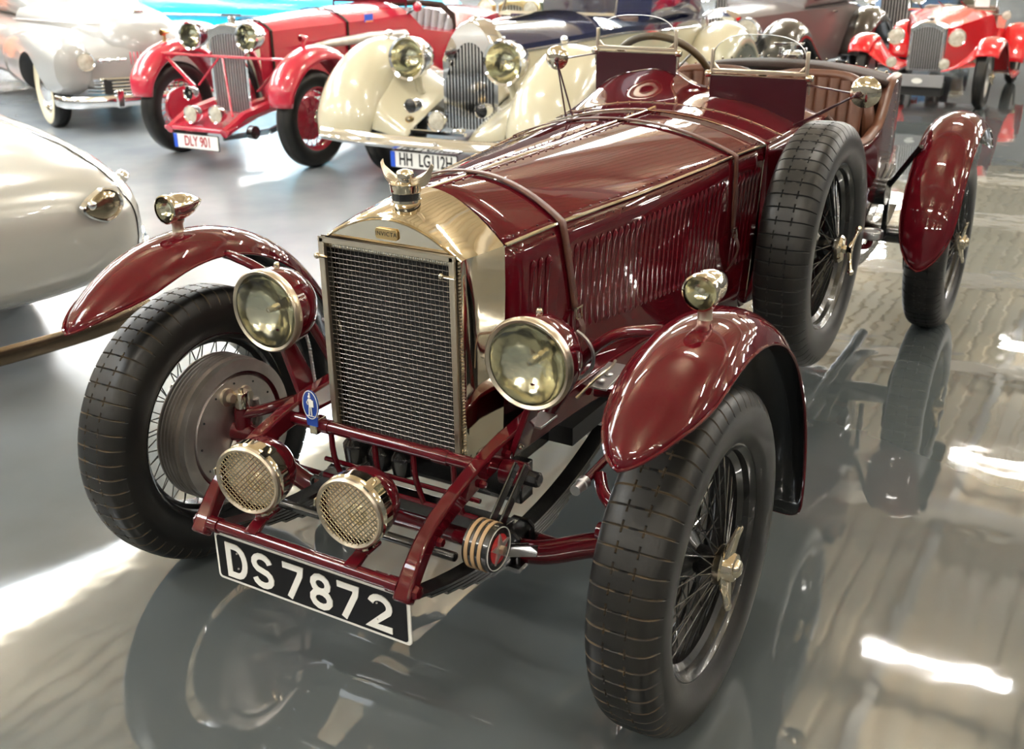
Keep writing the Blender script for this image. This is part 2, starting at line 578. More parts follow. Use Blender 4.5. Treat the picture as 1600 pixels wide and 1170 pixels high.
# spare wheel on the flank
sp = wheel('spare_wheel', car, (.5614, 1.405, .7133), 1, tyre=TY_CLEAN, spin=False)
c_ = MB().lathe([(0, .030), (.010, .030), (.014, .020), (.036, .018), (.044, .010), (.045, 0), (0, 0)], ax=(1, 0, 0), n=28)
c_.build('hub_plate', M['nickel'], sp).location = (.078, 0, 0)
c_ = MB()
for a in (R(-25), R(160)):
    d = Vector((.22, -math.sin(a) if a < 1 else math.sin(a) * -1, math.cos(a)))
    c_.tube([Vector((.02, 0, 0)) + d * t for t in (0, .02, .045, .062)], [.009, .007, .0055, .007], 10)
    c_.sphere(Vector((.02, 0, 0)) + d * .068, .0105, 12)
c_.lathe([(.012, -.03), (.011, .02), (.013, .028), (0, .03)], (0, 0, 0), (1, 0, 0), 14)
c_.build('wing_nut', M['nickel'], sp).location = (.095, 0, 0)
c_ = MB()
c_.tube([(.47, 1.405, .7133), (.60, 1.405, .7133)], .03, 16)
c_.box((.46, 1.405, .7133), (.05, .16, .16))
c_.build('spare_wheel_carrier', M['black'], car, bevel=.004)

# brake drums (finned) inside the front wheels
for s_, wv in ((1, wfl), (-1, wfr)):
    dr = MB()
    pr = [(.150, -.030), (.176, -.030)]
    x = -.034
    for i in range(6):
        pr += [(.204, x), (.204, x - .0045), (.190, x - .0055), (.190, x - .0105)]
        x -= .0125
    pr += [(.200, -.110), (.200, -.130), (.186, -.133), (.168, -.133)]
    dr.lathe(pr, ax=(1, 0, 0), n=72)
    d_ = dr.build('brake_drum', M['steel'], wv)
    MB().lathe([(.168, -.133), (.168, -.122), (.160, -.121)], ax=(1, 0, 0), n=64).build('drum_rim_band', M['maroon'], wv)
    bp_ = MB().lathe([(.160, -.121), (.155, -.128), (.10, -.134), (.06, -.126), (.03, -.124), (0, -.124)], ax=(1, 0, 0), n=56)
    bp_.build('back_plate', M['steel'], wv)
    f2 = MB()
    for i in range(12):
        a = 2 * PI * i / 12
        f2.sphere((-.130, .140 * math.cos(a), .140 * math.sin(a)), .0035, 8)
    tag(f2.build('rivets', M['black'], wv), kind='stuff')
    # adjusters and pivot boss
    f3 = MB()
    for (yy, zz) in ((-.032, .098), (.032, .112)):
        f3.lathe([(.026, 0), (.024, .010), (.014, .014), (.012, .026), (0, .027)], (-.128, yy, zz), (-1, 0, 0), 16)
    f3.build('brake_adjuster', M['nickel_dull'], wv)
    f4 = MB()
    f4.lathe([(.040, 0), (.038, .012), (.020, .018), (0, .019)], (-.128, -.0, -.05), (-1, 0, 0), 20)
    f4.tube([(-.13, -.05, -.05), (-.138, -.075, .01), (-.135, -.07, .07)], .010, 8)
    f4.tube([(-.13, -.045, -.06), (-.138, -.035, -.13), (-.13, .02, -.14)], .010, 8)
    f4.build('brake_cam', M['steel'], wv)

# kingpins, stub axles and axle beam
ax_ = MB()
path = [(-.60, 0, .375), (-.545, 0, .362), (-.47, 0, .335), (-.36, 0, .285), (-.25, 0, .27), (0, 0, .27), (.25, 0, .27), (.36, 0, .285), (.47, 0, .335), (.545, 0, .362), (.60, 0, .375)]
ax_.tube(spline(path, 4), .027, 12, squash=(1.15, .8))
for s_ in (-1, 1):
    ax_.tube([(s_ * .575, -.002, .30), (s_ * .567, 0, .46)], [.026, .024], 14)
    ax_.tube([(s_ * .50, -.0, .385), (s_ * .60, 0, .385)], [.02, .034], 12)
    ax_.tube(spline([(s_ * .57, -.01, .33), (s_ * .53, .05, .29), (s_ * .49, .085, .265)], 4), .015, 8)
    ax_.tube(spline([(s_ * .57, -.01, .44), (s_ * .50, .03, .46), (s_ * .46, .09, .47)], 4), .016, 8)
ax_.build('front_axle', M['maroon'], car, ang=50)
c_ = MB()
for s_ in (-1, 1):
    c_.lathe([(.020, 0), (.020, .042), (.017, .046), (.007, .046), (.007, .054), (0, .055)], (s_ * .566, 0, .462), (0, 0, 1), 16)
c_.build('kingpin_cap', M['nickel'], car)
c_ = MB().tube([(-.49, .085, .262), (.49, .085, .262)], .0125, 10)
for s_ in (-1, 1): c_.sphere((s_ * .49, .085, .264), .024, 12)
c_.build('track_rod', M['maroon'], car)
c_ = MB().tube([(.44, .03, .47), (.415, 1.0, .50)], .011, 10)
c_.build('drag_link', M['maroon'], car)
c_ = MB().lathe([(0, 0), (.013, 0), (.013, .03), (.016, .032), (.016, .05), (.009, .052), (0, .052)], (.44, .0, .47), (0, 1, .02), 12)
c_.build('drag_link_joint', M['alloy'], car)

# chassis rails with the curved dumb irons
for s_ in (-1, 1):
    rings = []
    cen = spline([(-.450, .385), (-.405, .44), (-.35, .488), (-.25, .525), (-.12, .553), (.02, .563), (.3, .56), (.9, .53), (1.6, .50), (2.3, .50), (2.75, .56), (3.2, .58), (3.45, .52)] and
                 [Vector((s_ * .28, a, b)) for a, b in [(-.450, .385), (-.405, .44), (-.35, .488), (-.25, .525), (-.12, .553), (.02, .563), (.3, .56), (.9, .53), (1.6, .50), (2.3, .50), (2.75, .56), (3.2, .58), (3.45, .52)]], 5)
    for i, p in enumerate(cen):
        t = (cen[min(i + 1, len(cen) - 1)] - cen[max(i - 1, 0)]).normalized()
        nn = Vector((1, 0, 0)).cross(t); nn = nn if nn.z > 0 else -nn
        hh = lerp_tab([(-.45, .030), (-.40, .038), (-.2, .048), (0, .062), (.5, .09), (3.5, .07)], p.y)
        ww = lerp_tab([(-.45, .042), (-.38, .034), (-.1, .036), (.1, .045), (3.4, .045)], p.y)
        rings.append([p + Vector((-ww / 2, 0, 0)) + nn * hh * .5, p + Vector((ww / 2, 0, 0)) + nn * hh * .5, p + Vector((ww / 2, 0, 0)) - nn * hh * .5, p + Vector((-ww / 2, 0, 0)) - nn * hh * .5])
    MB().loft(rings).build('chassis_rail', M['maroon'], car, bevel=.006, ang=50)
    # eye bolts on the outside of the dumb iron
    bt = MB()
    for (yy, zz, rr0) in ((-.43, .405, .016), (-.34, .475, .011), (-.17, .53, .010), (-.06, .555, .010), (.02, .565, .010)):
        bt.lathe([(rr0, 0), (rr0, .008), (rr0 * .8, .012), (0, .013)], (s_ * .298, yy, zz), (s_, 0, 0), 6)
    bt.build('frame_bolt', M['maroon'], car)
    # leaf spring
    sg = empty('leaf_spring', (s_ * .28, 0, 0), 0, car)
    for k in range(6):
        ln = 1 - .13 * k
        pts = []
        for i in range(15):
            u_ = -1 + 2 * i / 14
            pts.append((0, .02 + u_ * .46 * ln, .310 - .0085 * k + .085 * (u_ * ln) ** 2))
        rings = [[(-.022, p[1], p[2] - .0035), (.022, p[1], p[2] - .0035), (.022, p[1], p[2] + .0035), (-.022, p[1], p[2] + .0035)] for p in pts]
        MB().loft(rings).build('leaf', M['black'], sg, ang=50)
    u = MB()
    for yy in (-.035, .035):
        u.tube([(-.03, yy, .235), (-.03, yy, .325), (-.02, yy, .335), (.02, yy, .335), (.03, yy, .325), (.03, yy, .235)], .006, 6)
    u.box((0, 0, .247), (.08, .1, .012))
    u.build('spring_clip', M['black'], sg)
    # friction shock absorber
    if s_ < 0:
        continue
    sh = empty('shock_absorber', (s_ * .345, -.275, .455), 0, car)
    d_ = MB()
    for x0, x1, m_ in ((0, .006, 0), (.006, .014, 1), (.014, .022, 0), (.022, .030, 1), (.030, .038, 0), (.038, .046, 1), (.046, .058, 0)):
        rr0 = .054 if m_ else .052
        d_.lathe([(0, x0), (rr0, x0), (rr0, x1), (0, x1)], ax=(s_, 0, 0), n=40, mi=m_)
    d_.build('friction_discs', [M['black'], M['gold']], sh)
    d_ = MB().lathe([(.0475, .0585), (.0475, .0600), (.0460, .0600), (.0460, .0585)], ax=(s_, 0, 0), n=40)
    d_.build('dial_ring', M['white'], sh)
    d_ = MB().lathe([(0, .059), (.033, .059), (.033, .0600), (0, .0602)], ax=(s_, 0, 0), n=32)
    d_.build('red_dial', M['red'], sh)
    star = []
    for i in range(10):
        a = 2 * PI * i / 10
        rr0 = .036 if i % 2 == 0 else .014
        star.append((rr0 * math.sin(a), rr0 * math.cos(a)))
    if s_ < 0: star = star[::-1]
    MB().prism(star, (s_ * .0602, 0, 0), (0, 1, 0), (0, 0, 1), s_ * .004).build('star_spring', M['steel'], sh, ang=20)
    MB().lathe([(.010, 0), (.010, .010), (.006, .012), (0, .013)], (s_ * .0635, 0, 0), (s_, 0, 0), 6).build('centre_nut', M['nickel_dull'], sh)
    ar = MB()
    for x0 in (.010, .034):
        ar.prism([(-.020, -.01), (.020, -.01), (.165, .105), (.150, .125)], (s_ * x0, 0, 0), (0, 1, 0), (0, 0, 1), .006 * s_)
        ar.prism([(-.020, .01), (.0, -.025), (.185, -.125), (.195, -.100)], (s_ * (x0 + .006), 0, 0), (0, 1, 0), (0, 0, 1), .006 * s_)
    ar.build('damper_arm', M['black'], sh, bevel=.002)
    MB().tube([(s_ * -.05, 0, 0), (0, 0, 0)], .014, 10).build('pivot', M['maroon'], sh)
    # spring anchor boss higher up the rail
    MB().lathe([(.030, 0), (.030, .050), (.026, .055), (0, .055)], (s_ * .30, -.075, .52), (s_, 0, 0), 24).build('anchor_boss', M['maroon'], car, bevel=.002)
    MB().lathe([(.018, 0), (.018, .03), (.014, .034), (0, .034)], (s_ * .355, -.07, .515), (s_, 0, 0), 8).build('anchor_bolt', M['black'], car)

# front tube between the dumb irons, plate tube, radiator cross tube
MB().tube([(-.30, -.432, .408), (.30, -.432, .408)], .0145, 16).build('front_cross_tube', M['maroon'], car)
c_ = MB()
for s_ in (-1, 1):
    c_.tube([(s_ * .235, -.432, .408), (s_ * .262, -.432, .408)], .018, 16)
c_.build('tube_collar', M['maroon'], car)
c_ = MB()
c_.tube([(-.30, -.13, .548), (.30, -.13, .548)], .0155, 16)
for s_ in (-1, 1): c_.tube([(s_ * .15, -.13, .548), (s_ * .19, -.13, .548)], .018, 16)
c_.build('radiator_cross_tube', M['maroon'], car)
c_ = MB()
for xx in (-.15, -.02, .09, .20):
    c_.tube(spline([(xx, -.13, .54), (xx, -.125, .47), (xx + .01, -.11, .40)], 3), .007, 8)
c_.tube([(-.2, -.11, .40), (.25, -.11, .40)], .007, 8)
c_.tube([(-.2, -.10, .44), (.25, -.10, .44)], .006, 8)
c_.build('hanger_rod', M['maroon'], car)
c_ = MB()
c_.box((0, .10, .40), (.52, .06, .10)); c_.box((0, -.02, .335), (.56, .05, .035)); c_.tube([(-.26, -.22, .36), (.26, -.22, .36)], .012, 8)
c_.box((0, .35, .46), (.42, .5, .10))
for xx in (-.2, -.12, -.05): c_.lathe([(0, 0), (.03, 0), (.035, .05), (.02, .07), (0, .07)], (xx, .02, .38), (0, 0, 1), 12)
c_.build('front_crossmember', M['black'], car, bevel=.006)

# ------------------------------------------------------------------ radiator
RW, RT, RB = .1835, 1.0, .508          # half width, top, bottom of the guard frame
YF = -.068
rd = empty('radiator', (0, 0, 0), 0, car)


def arch_z(x, half, z_edge, z_top, pw=2.0):
    return z_edge + (z_top - z_edge) * (1 - abs(x / half) ** pw)


SH = .200
# shell: closed ring of sections from front to back
def shell_ring(y, half, ze, zt, zb=.50, n=18):
    pts = []
    for i in range(n + 1):
        x = -half + 2 * half * i / n
        pts.append((x, y, arch_z(x, half, ze, zt, 1.9)))
    pts.append((half, y, ze - .10)); pts.append((half - .004, y, .75)); pts.append((half - .012, y, zb))
    pts.append((-half + .012, y, zb)); pts.append((-half + .004, y, .75)); pts.append((-half, y, ze - .10))
    return pts


prof = [(-.058, .186, .985, 1.055), (-.060, .190, .986, 1.062), (-.057, .193, .988, 1.067), (-.048, .196, .990, 1.071), (.0, .1985, .988, 1.083), (.05, .2005, .986, 1.092), (.103, .203, .984, 1.097)]
m = MB().loft([shell_ring(*p) for p in prof], cap=False)
m.build('shell', M['nickel'], rd, ang=30)
fr_ = [(x, z) for x, z in [(-.186 + .372 * i / 20, arch_z(-.186 + .372 * i / 20, .186, .985, 1.055, 1.9)) for i in range(21)]] + [(.186, .975), (-.186, .975)]
MB().prism(fr_[::-1], (0, -.058, 0), (1, 0, 0), (0, 0, 1), .006).build('header_panel', M['nickel'], rd)
MB().box((0, -.02, .745), (.36, .01, .50)).build('core', M['black_matt'], rd)
# name badge
bd = [(-.030, -.0075), (-.026, -.0125), (.026, -.0125), (.030, -.0075), (.030, .0075), (.026, .0125), (-.026, .0125), (-.030, .0075)]
MB().prism(bd, (.002, -.0655, 1.026), (1, 0, 0), (0, 0, 1), .004).build('name_badge', M['brass'], rd, bevel=.001)
text('badge_lettering', 'INVICTA', .0135, (.002, -.0700, 1.026), (1, 0, 0), (0, 0, 1), M['black_matt'], rd, ext=.0002, space=1.15)
# guard frame
g_ = MB()
fw, fd = .013, .012
for c, d in (((0, YF - .006, RT - fw / 2), (2 * RW, fd, fw)), ((0, YF - .006, RB + .005), (2 * RW, fd, .010)),
             ((-RW + fw / 2, YF - .006, (RT + RB) / 2), (fw, fd, RT - RB)), ((RW - fw / 2, YF - .006, (RT + RB) / 2), (fw, fd, RT - RB))):
    g_.box(c, d)
g_.build('guard_frame', M['nickel_dull'], rd, bevel=.002)
g_ = MB()
for s_ in (-1, 1):
    g_.tube([(s_ * (RW - .026), YF - .014, .955), (s_ * (RW + .004), YF - .014, .955)], .0035, 8)
    g_.sphere((s_ * (RW + .006) if s_ < 0 else RW - .03, YF - .014, .955), .0075, 10)
    g_.box((s_ * (RW + .001), YF + .02, .74), (.004, .03, .46))
g_.build('guard_clip', M['nickel'], rd)
# woven wire mesh, each wire crimped over and under
g_ = MB()
NX, NZ = 30, 40
x0, x1, z0, z1 = -RW + fw, RW - fw, RB + .008, RT - fw
for i in range(1, NX):
    xx = x0 + (x1 - x0) * i / NX
    pts = [(xx, YF + .0012 * (1 if (i + j) % 2 else -1), z0 + (z1 - z0) * j / NZ) for j in range(NZ + 1)]
    g_.tube(pts, .0007, 4)
for j in range(1, NZ):
    zz = z0 + (z1 - z0) * j / NZ
    pts = [(x0 + (x1 - x0) * i / NX, YF + .0012 * (-1 if (i + j) % 2 else 1), zz) for i in range(NX + 1)]
    g_.tube(pts, .0008, 4)
tag(g_.build('wire_mesh', M['mesh_wire'], rd), kind='stuff')
# inner shutter strip (perforated look along the edge)
g_ = MB()
for s_ in (-1, 1):
    for j in range(60):
        g_.box((s_ * (RW + .0045), YF + .006, RB + .01 + j * .0079), (.003, .012, .0045))
tag(g_.build('edge_lacing', M['nickel_dull'], rd, smooth=False), kind='stuff')
# filler neck, cap and winged mascot
fc = MB()
fc.lathe([(.040, 0), (.037, .006), (.0335, .010), (.0335, .016), (0, .016)], (0, .015, 1.072), n=36)
fc.build('filler_neck', M['nickel'], rd)
MB().lathe([(.0325, 0), (.0325, .016), (0, .016)], (0, .015, 1.088), n=36).build('rubber_band', M['black'], rd)
fc = MB().lathe([(.0340, 0), (.0350, .004), (.0360, .016), (.0375, .020), (.0365, .0225), (.032, .0215), (.024, .0185), (.0175, .019), (.0165, .026), (.0165, .030), (.0195, .031), (.0195, .043), (.0165, .047), (.006, .050), (0, .0505)], (0, .015, 1.104), n=40)
fc.build('filler_cap', M['nickel'], rd)
for s_ in (-1, 1):
    wpts = spline([Vector((.020, 0, .0)), Vector((.033, 0, .001)), Vector((.047, 0, .009)), Vector((.058, 0, .020)), Vector((.065, 0, .031)), Vector((.0685, 0, .042))], 5)
    rings = []
    for i, p in enumerate(wpts):
        t = i / (len(wpts) - 1)
        wd = .004 + .013 * math.sin(PI * min(1, t * 1.15 + .12)) ** .8 * (1 - t * .55)
        wd = max(wd, .0015)
        ring = []
        dr = Vector((.75, 0, -.66)) * (1 if t < 1 else 1)
        for a in [2 * PI * j / 10 for j in range(10)]:
            q = p + dr * (wd * math.cos(a)) + Vector((0, 1, 0)) * (.0025 * math.sin(a) * (1 - .5 * t) + .0)
            ring.append((s_ * q.x, .015 + q.y + .010 * t, 1.126 + q.z))
        rings.append(ring)
    wg = MB().loft(rings)
    for k in range(5):      # feather ribs
        pts = []
        for i, p in enumerate(wpts[2:-1]):
            t = i / (len(wpts) - 4)
            off = (-.008 + .004 * k) * (1 - .5 * t)
            q = p + Vector((.75, 0, -.66)) * off
            pts.append((s_ * q.x, .015 - .0022 + .010 * t, 1.126 + q.z))
        wg.tube(pts, .0011, 5)
    wg.build('mascot_wing', M['nickel_dull'], rd, ang=60)
# enamel club badge on the cross tube
bg = MB()
bx, bz = -.186, .608
ov = [(.0235 * math.cos(a), .037 * math.sin(a)) for a in [2 * PI * i / 36 for i in range(36)]]
bg.prism(ov[::-1], (bx, -.150, bz), (1, 0, 0), (0, 0, 1), .004)
bg.prism([(-.015, -.055), (.016, -.055), (.018, -.030), (-.018, -.030)][::-1], (bx, -.150, bz), (1, 0, 0), (0, 0, 1), .003)
bo = bg.build('club_badge', M['blue'], car)
rg_ = MB().tube([(bx + .0225 * math.cos(a), -.1545, bz + .036 * math.sin(a)) for a in [2 * PI * i / 36 for i in range(36)]], .0009, 5, loop=True)
# small standing figure with shield
rg_.sphere((bx, -.156, bz + .0215), .0042, 8, sc_=(1, .4, 1)); rg_.box((bx + .001, -.156, bz + .028), (.003, .002, .008))
rg_.loft([[(bx - .004, -.156, bz + .016), (bx + .005, -.156, bz + .016), (bx + .005, -.1545, bz + .016), (bx - .004, -.1545, bz + .016)],
          [(bx - .003, -.156, bz - .006), (bx + .004, -.156, bz - .006), (bx + .004, -.1545, bz - .006), (bx - .003, -.1545, bz - .006)]])
rg_.tube([(bx - .002, -.1555, bz - .005), (bx - .004, -.1555, bz - .026)], .0016, 5); rg_.tube([(bx + .003, -.1555, bz - .005), (bx + .004, -.1555, bz - .026)], .0016, 5)
rg_.tube([(bx - .004, -.1555, bz + .014), (bx - .009, -.1555, bz + .006), (bx - .006, -.1555, bz)], .0013, 5)
rg_.box((bx + .0085, -.156, bz + .005), (.006, .002, .017)); rg_.box((bx, -.1555, bz - .028), (.022, .0015, .0015))
rg_.build('badge_figure', M['white'], bo)
MB().tube([(bx, -.13, .548 - .0001), (bx, -.145, .565)], .007, 8).box((bx, -.132, .548), (.022, .04, .036)).build('badge_clamp', M['nickel'], car, bevel=.002)

# ------------------------------------------------------------------ bonnet
def edge_x(y): return lerp_tab([(-.05, .19), (.10, .203), (.28, .248), (.6, .305), (1.13, .370), (1.40, .402), (1.75, .43), (2.1, .465), (2.6, .49), (2.9, .48), (3.3, .36)], y)
def edge_z(y): return lerp_tab([(.10, .985), (.28, 1.003), (1.13, 1.022), (1.4, 1.024), (1.75, 1.04)], y)
def top_z(y): return lerp_tab([(.10, 1.094), (1.35, 1.100), (1.5, 1.105), (1.7, 1.120)], y)
def bot_z(y): return lerp_tab([(.10, .555), (.5, .55), (1.4, .50), (2.6, .42), (3.3, .45)], y)


def arch(y, u_):
    """point on the bonnet top; u_ -1..1 across"""
    e = edge_x(y)
    zt, ze = top_z(y), edge_z(y)
    return Vector((e * u_, y, ze + (zt - ze) * (1 - abs(u_) ** 2.1)))


bn = empty('bonnet', (0, 0, 0), 0, car)
for s_ in (-1, 1):
    ys = [.104 + (1.355 - .104) * i / 20 for i in range(21)]
    rows = [[arch(y, s_ * t / 14) for t in range(0, 15)] for y in ys]
    MB().loft(rows, closed=False).build('top_panel', M['maroon'], bn, solid=.003)
    rows = []
    for y in ys:
        e, ze, zb = edge_x(y), edge_z(y), bot_z(y)
        rows.append([Vector((s_ * (e - .03 * (t ** 1.5)), y, ze - .004 + (zb - ze) * t)) for t in [i / 8 for i in range(9)]])
    MB().loft(rows, closed=False).build('side_panel', M['maroon'], bn, solid=.003)
    # bright hinge along the edge
    pts = [arch(y, s_) + Vector((s_ * .001, 0, .000)) for y in ys]
    MB().tube(pts, .0048, 8).build('edge_hinge', M['nickel'], bn)
MB().tube([(0, y, top_z(y) + .001) for y in [.104, .7, 1.40]], .0042, 8, squash=(.8, 1)).build('centre_hinge', M['nickel'], bn)
c_ = MB()
for s_ in (-1, 1):
    c_.loft([[arch(y, s_ * .015) + Vector((0, 0, .0012)), arch(y, s_ * .075) + Vector((0, 0, .0012))] for y in [.11, .4, .8, 1.1, 1.35]], closed=False)
c_.build('hinge_flange', M['maroon'], bn, solid=.0012)
c_ = MB()
y = .14
while y < 1.35:
    for s_ in (-1, 1):
        for u_, dd in ((.09, .0005), (.955, .0005)):
            p = arch(y, s_ * u_)
            c_.sphere(p + Vector((0, 0, .001)), .0036, 6, sc_=(1, 1, .6))
        e = edge_x(y)
        c_.sphere((s_ * (e + .0005), y, edge_z(y) - .022), .0028, 6, sc_=(.6, 1, 1))
    y += .040
tag(c_.build('rivets', M['maroon_dark'], bn), kind='stuff')


def louvre_mesh():
    """a pressed upright louvre: hood opening to the rear (+Y), bulging to +X; height 1 unit is scaled"""
    m_ = MB()
    H = .5
    rings = []
    for (z, wv_, bl) in ((-H, .002, .0005), (-H + .03, .007, .0045), (-H + .06, .009, .0045), (-H + .10, .009, .0022), (0, .009, .0018), (H - .12, .009, .0022), (H - .07, .010, .0055), (H - .035, .008, .0055), (H, .002, .0005)):
        rings.append([(0, -wv_, z), (bl * .55, -wv_ * .5, z), (bl, 0, z), (bl * .92, wv_ * .55, z), (0, wv_ * .6, z)])
    m_.loft(rings, closed=True)
    return m_.mesh('louvre', M['maroon'], ang=60)


LV = louvre_mesh()
for s_ in (-1, 1):
    for i in range(46):
        y = .195 + i * .0262
        if abs(y - .30) < .035 or abs(y - 1.145) < .035 or y > 1.33: continue
        zt_ = lerp_tab([(.19, .930), (1.13, .962), (1.4, .962)], y)
        zb_ = lerp_tab([(.19, .705), (.4, .700), (1.13, .665), (1.4, .66)], y)
        t = (edge_z(y) - (zt_ + zb_) / 2) / (edge_z(y) - bot_z(y))
        o = bpy.data.objects.new('louvre', LV); col.objects.link(o); o.parent = bn
        o.location = (s_ * (edge_x(y) - .03 * t ** 1.5), y, (zt_ + zb_) / 2)
        o.scale = (s_, 1, (zt_ - zb_))
        o.rotation_euler = (0, -s_ * R(-4.0), -s_ * R(7 if y < 1 else 6))

# leather straps over the bonnet
for (ys_, zend) in ((.283, .765), (1.145, .79)):
    st_ = empty('bonnet_strap', (0, 0, 0), 0, car)
    rows = []
    for dy in (-.011, .011):
        row = []
        for s_ in (-1, 1):
            rng = [i / 12 for i in range(13)]
            y = ys_ + dy
            e, ze = edge_x(y), edge_z(y)
            side = []
            for t in rng:
                yy = y + t * (.07 if ys_ < 1 else .03)
                zz = ze + (zend - ze) * t
                tt = (edge_z(yy) - zz) / (edge_z(yy) - bot_z(yy))
                side.append(Vector((s_ * (edge_x(yy) - .03 * max(tt, 0) ** 1.5 + .006), yy, zz)))
            top = [arch(y, s_ * u_ / 14) + Vector((0, 0, .005)) for u_ in range(0, 15)]
            seg_ = top + side
            row += (seg_[::-1] if s_ < 0 else seg_[1:])
        rows.append(row)
    MB().loft(rows, closed=False).build('strap', M['strap'], st_, solid=.0035, off=1)
    for s_ in (-1, 1):
        yy = ys_ + (.07 if ys_ < 1 else .03)
        xx = edge_x(yy) - .012
        bk = MB()
        for dy in (-.014, .014): bk.box((s_ * (xx + .016), yy + dy, zend - .004), (.006, .004, .03))
        for dz in (-.018, .010): bk.box((s_ * (xx + .018), yy, zend + dz), (.006, .032, .004))
        bk.tube([(s_ * (xx + .020), yy, zend + .008), (s_ * (xx + .026), yy, zend - .02)], .002, 6)
        bk.build('buckle', M['nickel'], st_)
        lo = MB()
        pts = spline([(s_ * (xx + .016), yy, zend - .01), (s_ * (xx + .030), yy + .004, zend - .05), (s_ * (xx + .014), yy + .008, zend - .10), (s_ * (xx - .004), yy + .01, zend - .13)], 5)
        lo.tube(pts, .011, 4, squash=(.25, 1))
        lo.build('strap_end', M['strap'], st_)

# ------------------------------------------------------------------ scuttle and body
bd_ = empty('body', (0, 0, 0), 0, car)


def scut(y, u_):
    e = edge_x(y); ze = edge_z(y); zt = top_z(y)
    z = ze + (zt - ze) * (1 - abs(u_) ** 2.1)
    f_h = max(0, min(1, (y - 1.44) / .36)) ** 1.8
    xw = e * u_
    z += f_h * (.075 * math.exp(-(abs(xw + .24) / .18) ** 4) + .022 * math.exp(-((xw - .25) / .11) ** 2))
    return Vector((xw, y, z))


ys = [1.36 + (1.86 - 1.36) * i / 12 for i in range(13)]
rows = [[scut(y, -1 + 2 * t / 36) for t in range(37)] for y in ys]
MB().loft(rows, closed=False).build('scuttle', M['maroon'], bd_, solid=.004)
c_ = MB()
for yy in (1.36, 1.50):
    c_.tube([scut(yy, -1 + 2 * t / 40) + Vector((0, 0, .001)) for t in range(41)], .0022, 6)
for t in range(-9, 10):
    p = scut(1.50, t / 9.5)
    c_.sphere(p + Vector((0, 0, .003)), .0038, 6)
for s_ in (-1, 1):
    c_.tube([(s_ * (edge_x(1.36) + .001), 1.36, 1.02), (s_ * (edge_x(1.36) - .028), 1.36, .52)], .002, 5)
c_.build('seam_bead', M['nickel'], bd_)
MB().tube([(0, 1.36, 1.103), (0, 1.42, 1.105)], .0042, 8).build('hinge_end', M['brass'], bd_)


# body sides with the cutaway for the elbow
SIDE_TOP = [(1.36, 1.02), (1.70, 1.035), (1.86, 1.045), (1.92, 1.02), (2.0, .955), (2.10, .900), (2.26, .872), (2.42, .872), (2.55, .90), (2.63, .96), (2.68, 1.03), (2.74, 1.065), (2.85, 1.07), (3.0, 1.06), (3.3, .98), (3.6, .85)]


def side_pt(s_, y, t):
    zt = smooth_tab(SIDE_TOP, y); zb = bot_z(y)
    e = edge_x(y)
    z = zt + (zb - zt) * t
    low = max(0, (.72 - z) / .3)
    return Vector((s_ * (e - .055 * min(low, 1.3) ** 2 - (.0 if z > .9 else 0)), y, z))


for s_ in (-1, 1):
    ys = [1.36 + (2.86 - 1.36) * i / 44 for i in range(45)]
    rows = [[side_pt(s_, y, t / 12) for t in range(13)] for y in ys]
    MB().loft(rows, closed=False).build('side_panel', M['maroon'], bd_, solid=.004)
    pts = [side_pt(s_, y, 0) + Vector((-s_ * .012, 0, .004)) for y in ys if y > 1.84]
    MB().tube(pts, .017, 10, squash=(.8, 1.3)).build('padded_coaming', M['leather'], bd_)
    # inner lining
    rows = [[side_pt(s_, y, t / 6 * .8) + Vector((-s_ * (.03 + .0 * t), 0, 0)) for t in range(7)] for y in ys if y > 1.86]
    MB().loft(rows, closed=False).build('door_lining', M['leather_dark'], bd_, solid=.004)
    c_ = MB()
    for y in [1.9 + .05 * i for i in range(19)]:
        c_.sphere(side_pt(s_, y, 0) + Vector((s_ * .002, 0, -.016)), .003, 6)
    for z in [.55 + .035 * i for i in range(14)]:
        c_.sphere((s_ * (edge_x(2.82) + .001), 2.82, z), .003, 6)
    tag(c_.build('rivets', M['nickel'], bd_), kind='stuff')

# rounded tail with deck
rings = []
for (y, hw, zt, ze, zb) in ((2.74, .487, 1.118, 1.060, .42), (2.86, .480, 1.120, 1.064, .42), (3.0, .465, 1.105, 1.05, .42), (3.15, .43, 1.07, 1.01, .43), (3.32, .36, 1.00, .94, .46), (3.48, .26, .90, .84, .52), (3.6, .12, .76, .73, .60)):
    ring = []
    for i in range(17):
        u_ = -1 + 2 * i / 16
        ring.append((hw * u_, y, ze + (zt - ze) * (1 - abs(u_) ** 2.4)))
    for t in range(1, 9):
        z = ze + (zb - ze) * t / 8
        low = max(0, (.72 - z) / .3)
        ring.append((hw - .055 * min(low, 1.3) ** 2, y, z))
    for t in range(8, 0, -1):
        z = ze + (zb - ze) * t / 8
        low = max(0, (.72 - z) / .3)
        ring.append((-(hw - .055 * min(low, 1.3) ** 2), y, z))
    rings.append(ring)
tl_ = MB().loft(rings[1:], cap=True)
tl_.build('tail', M['maroon'], bd_, ang=40)
# leather-covered rear deck in front of the tail
rows = [[(.475 * (-1 + i / 10), y, 1.066 + dz * (1 - abs(-1 + i / 10) ** 2.4)) for i in range(21)] for y, dz in ((2.66, .050), (2.70, .060), (2.78, .060), (2.87, .056))]
MB().loft(rows, closed=False).build('rear_deck', M['leather_dark'], bd_, solid=.02)
c_ = MB()
for i in range(23):
    u_ = -1 + i / 11
    c_.sphere((.465 * u_, 2.875, 1.072 + .056 * (1 - abs(u_) ** 2.4)), .006, 6)
c_.build('deck_stud', M['nickel'], bd_)
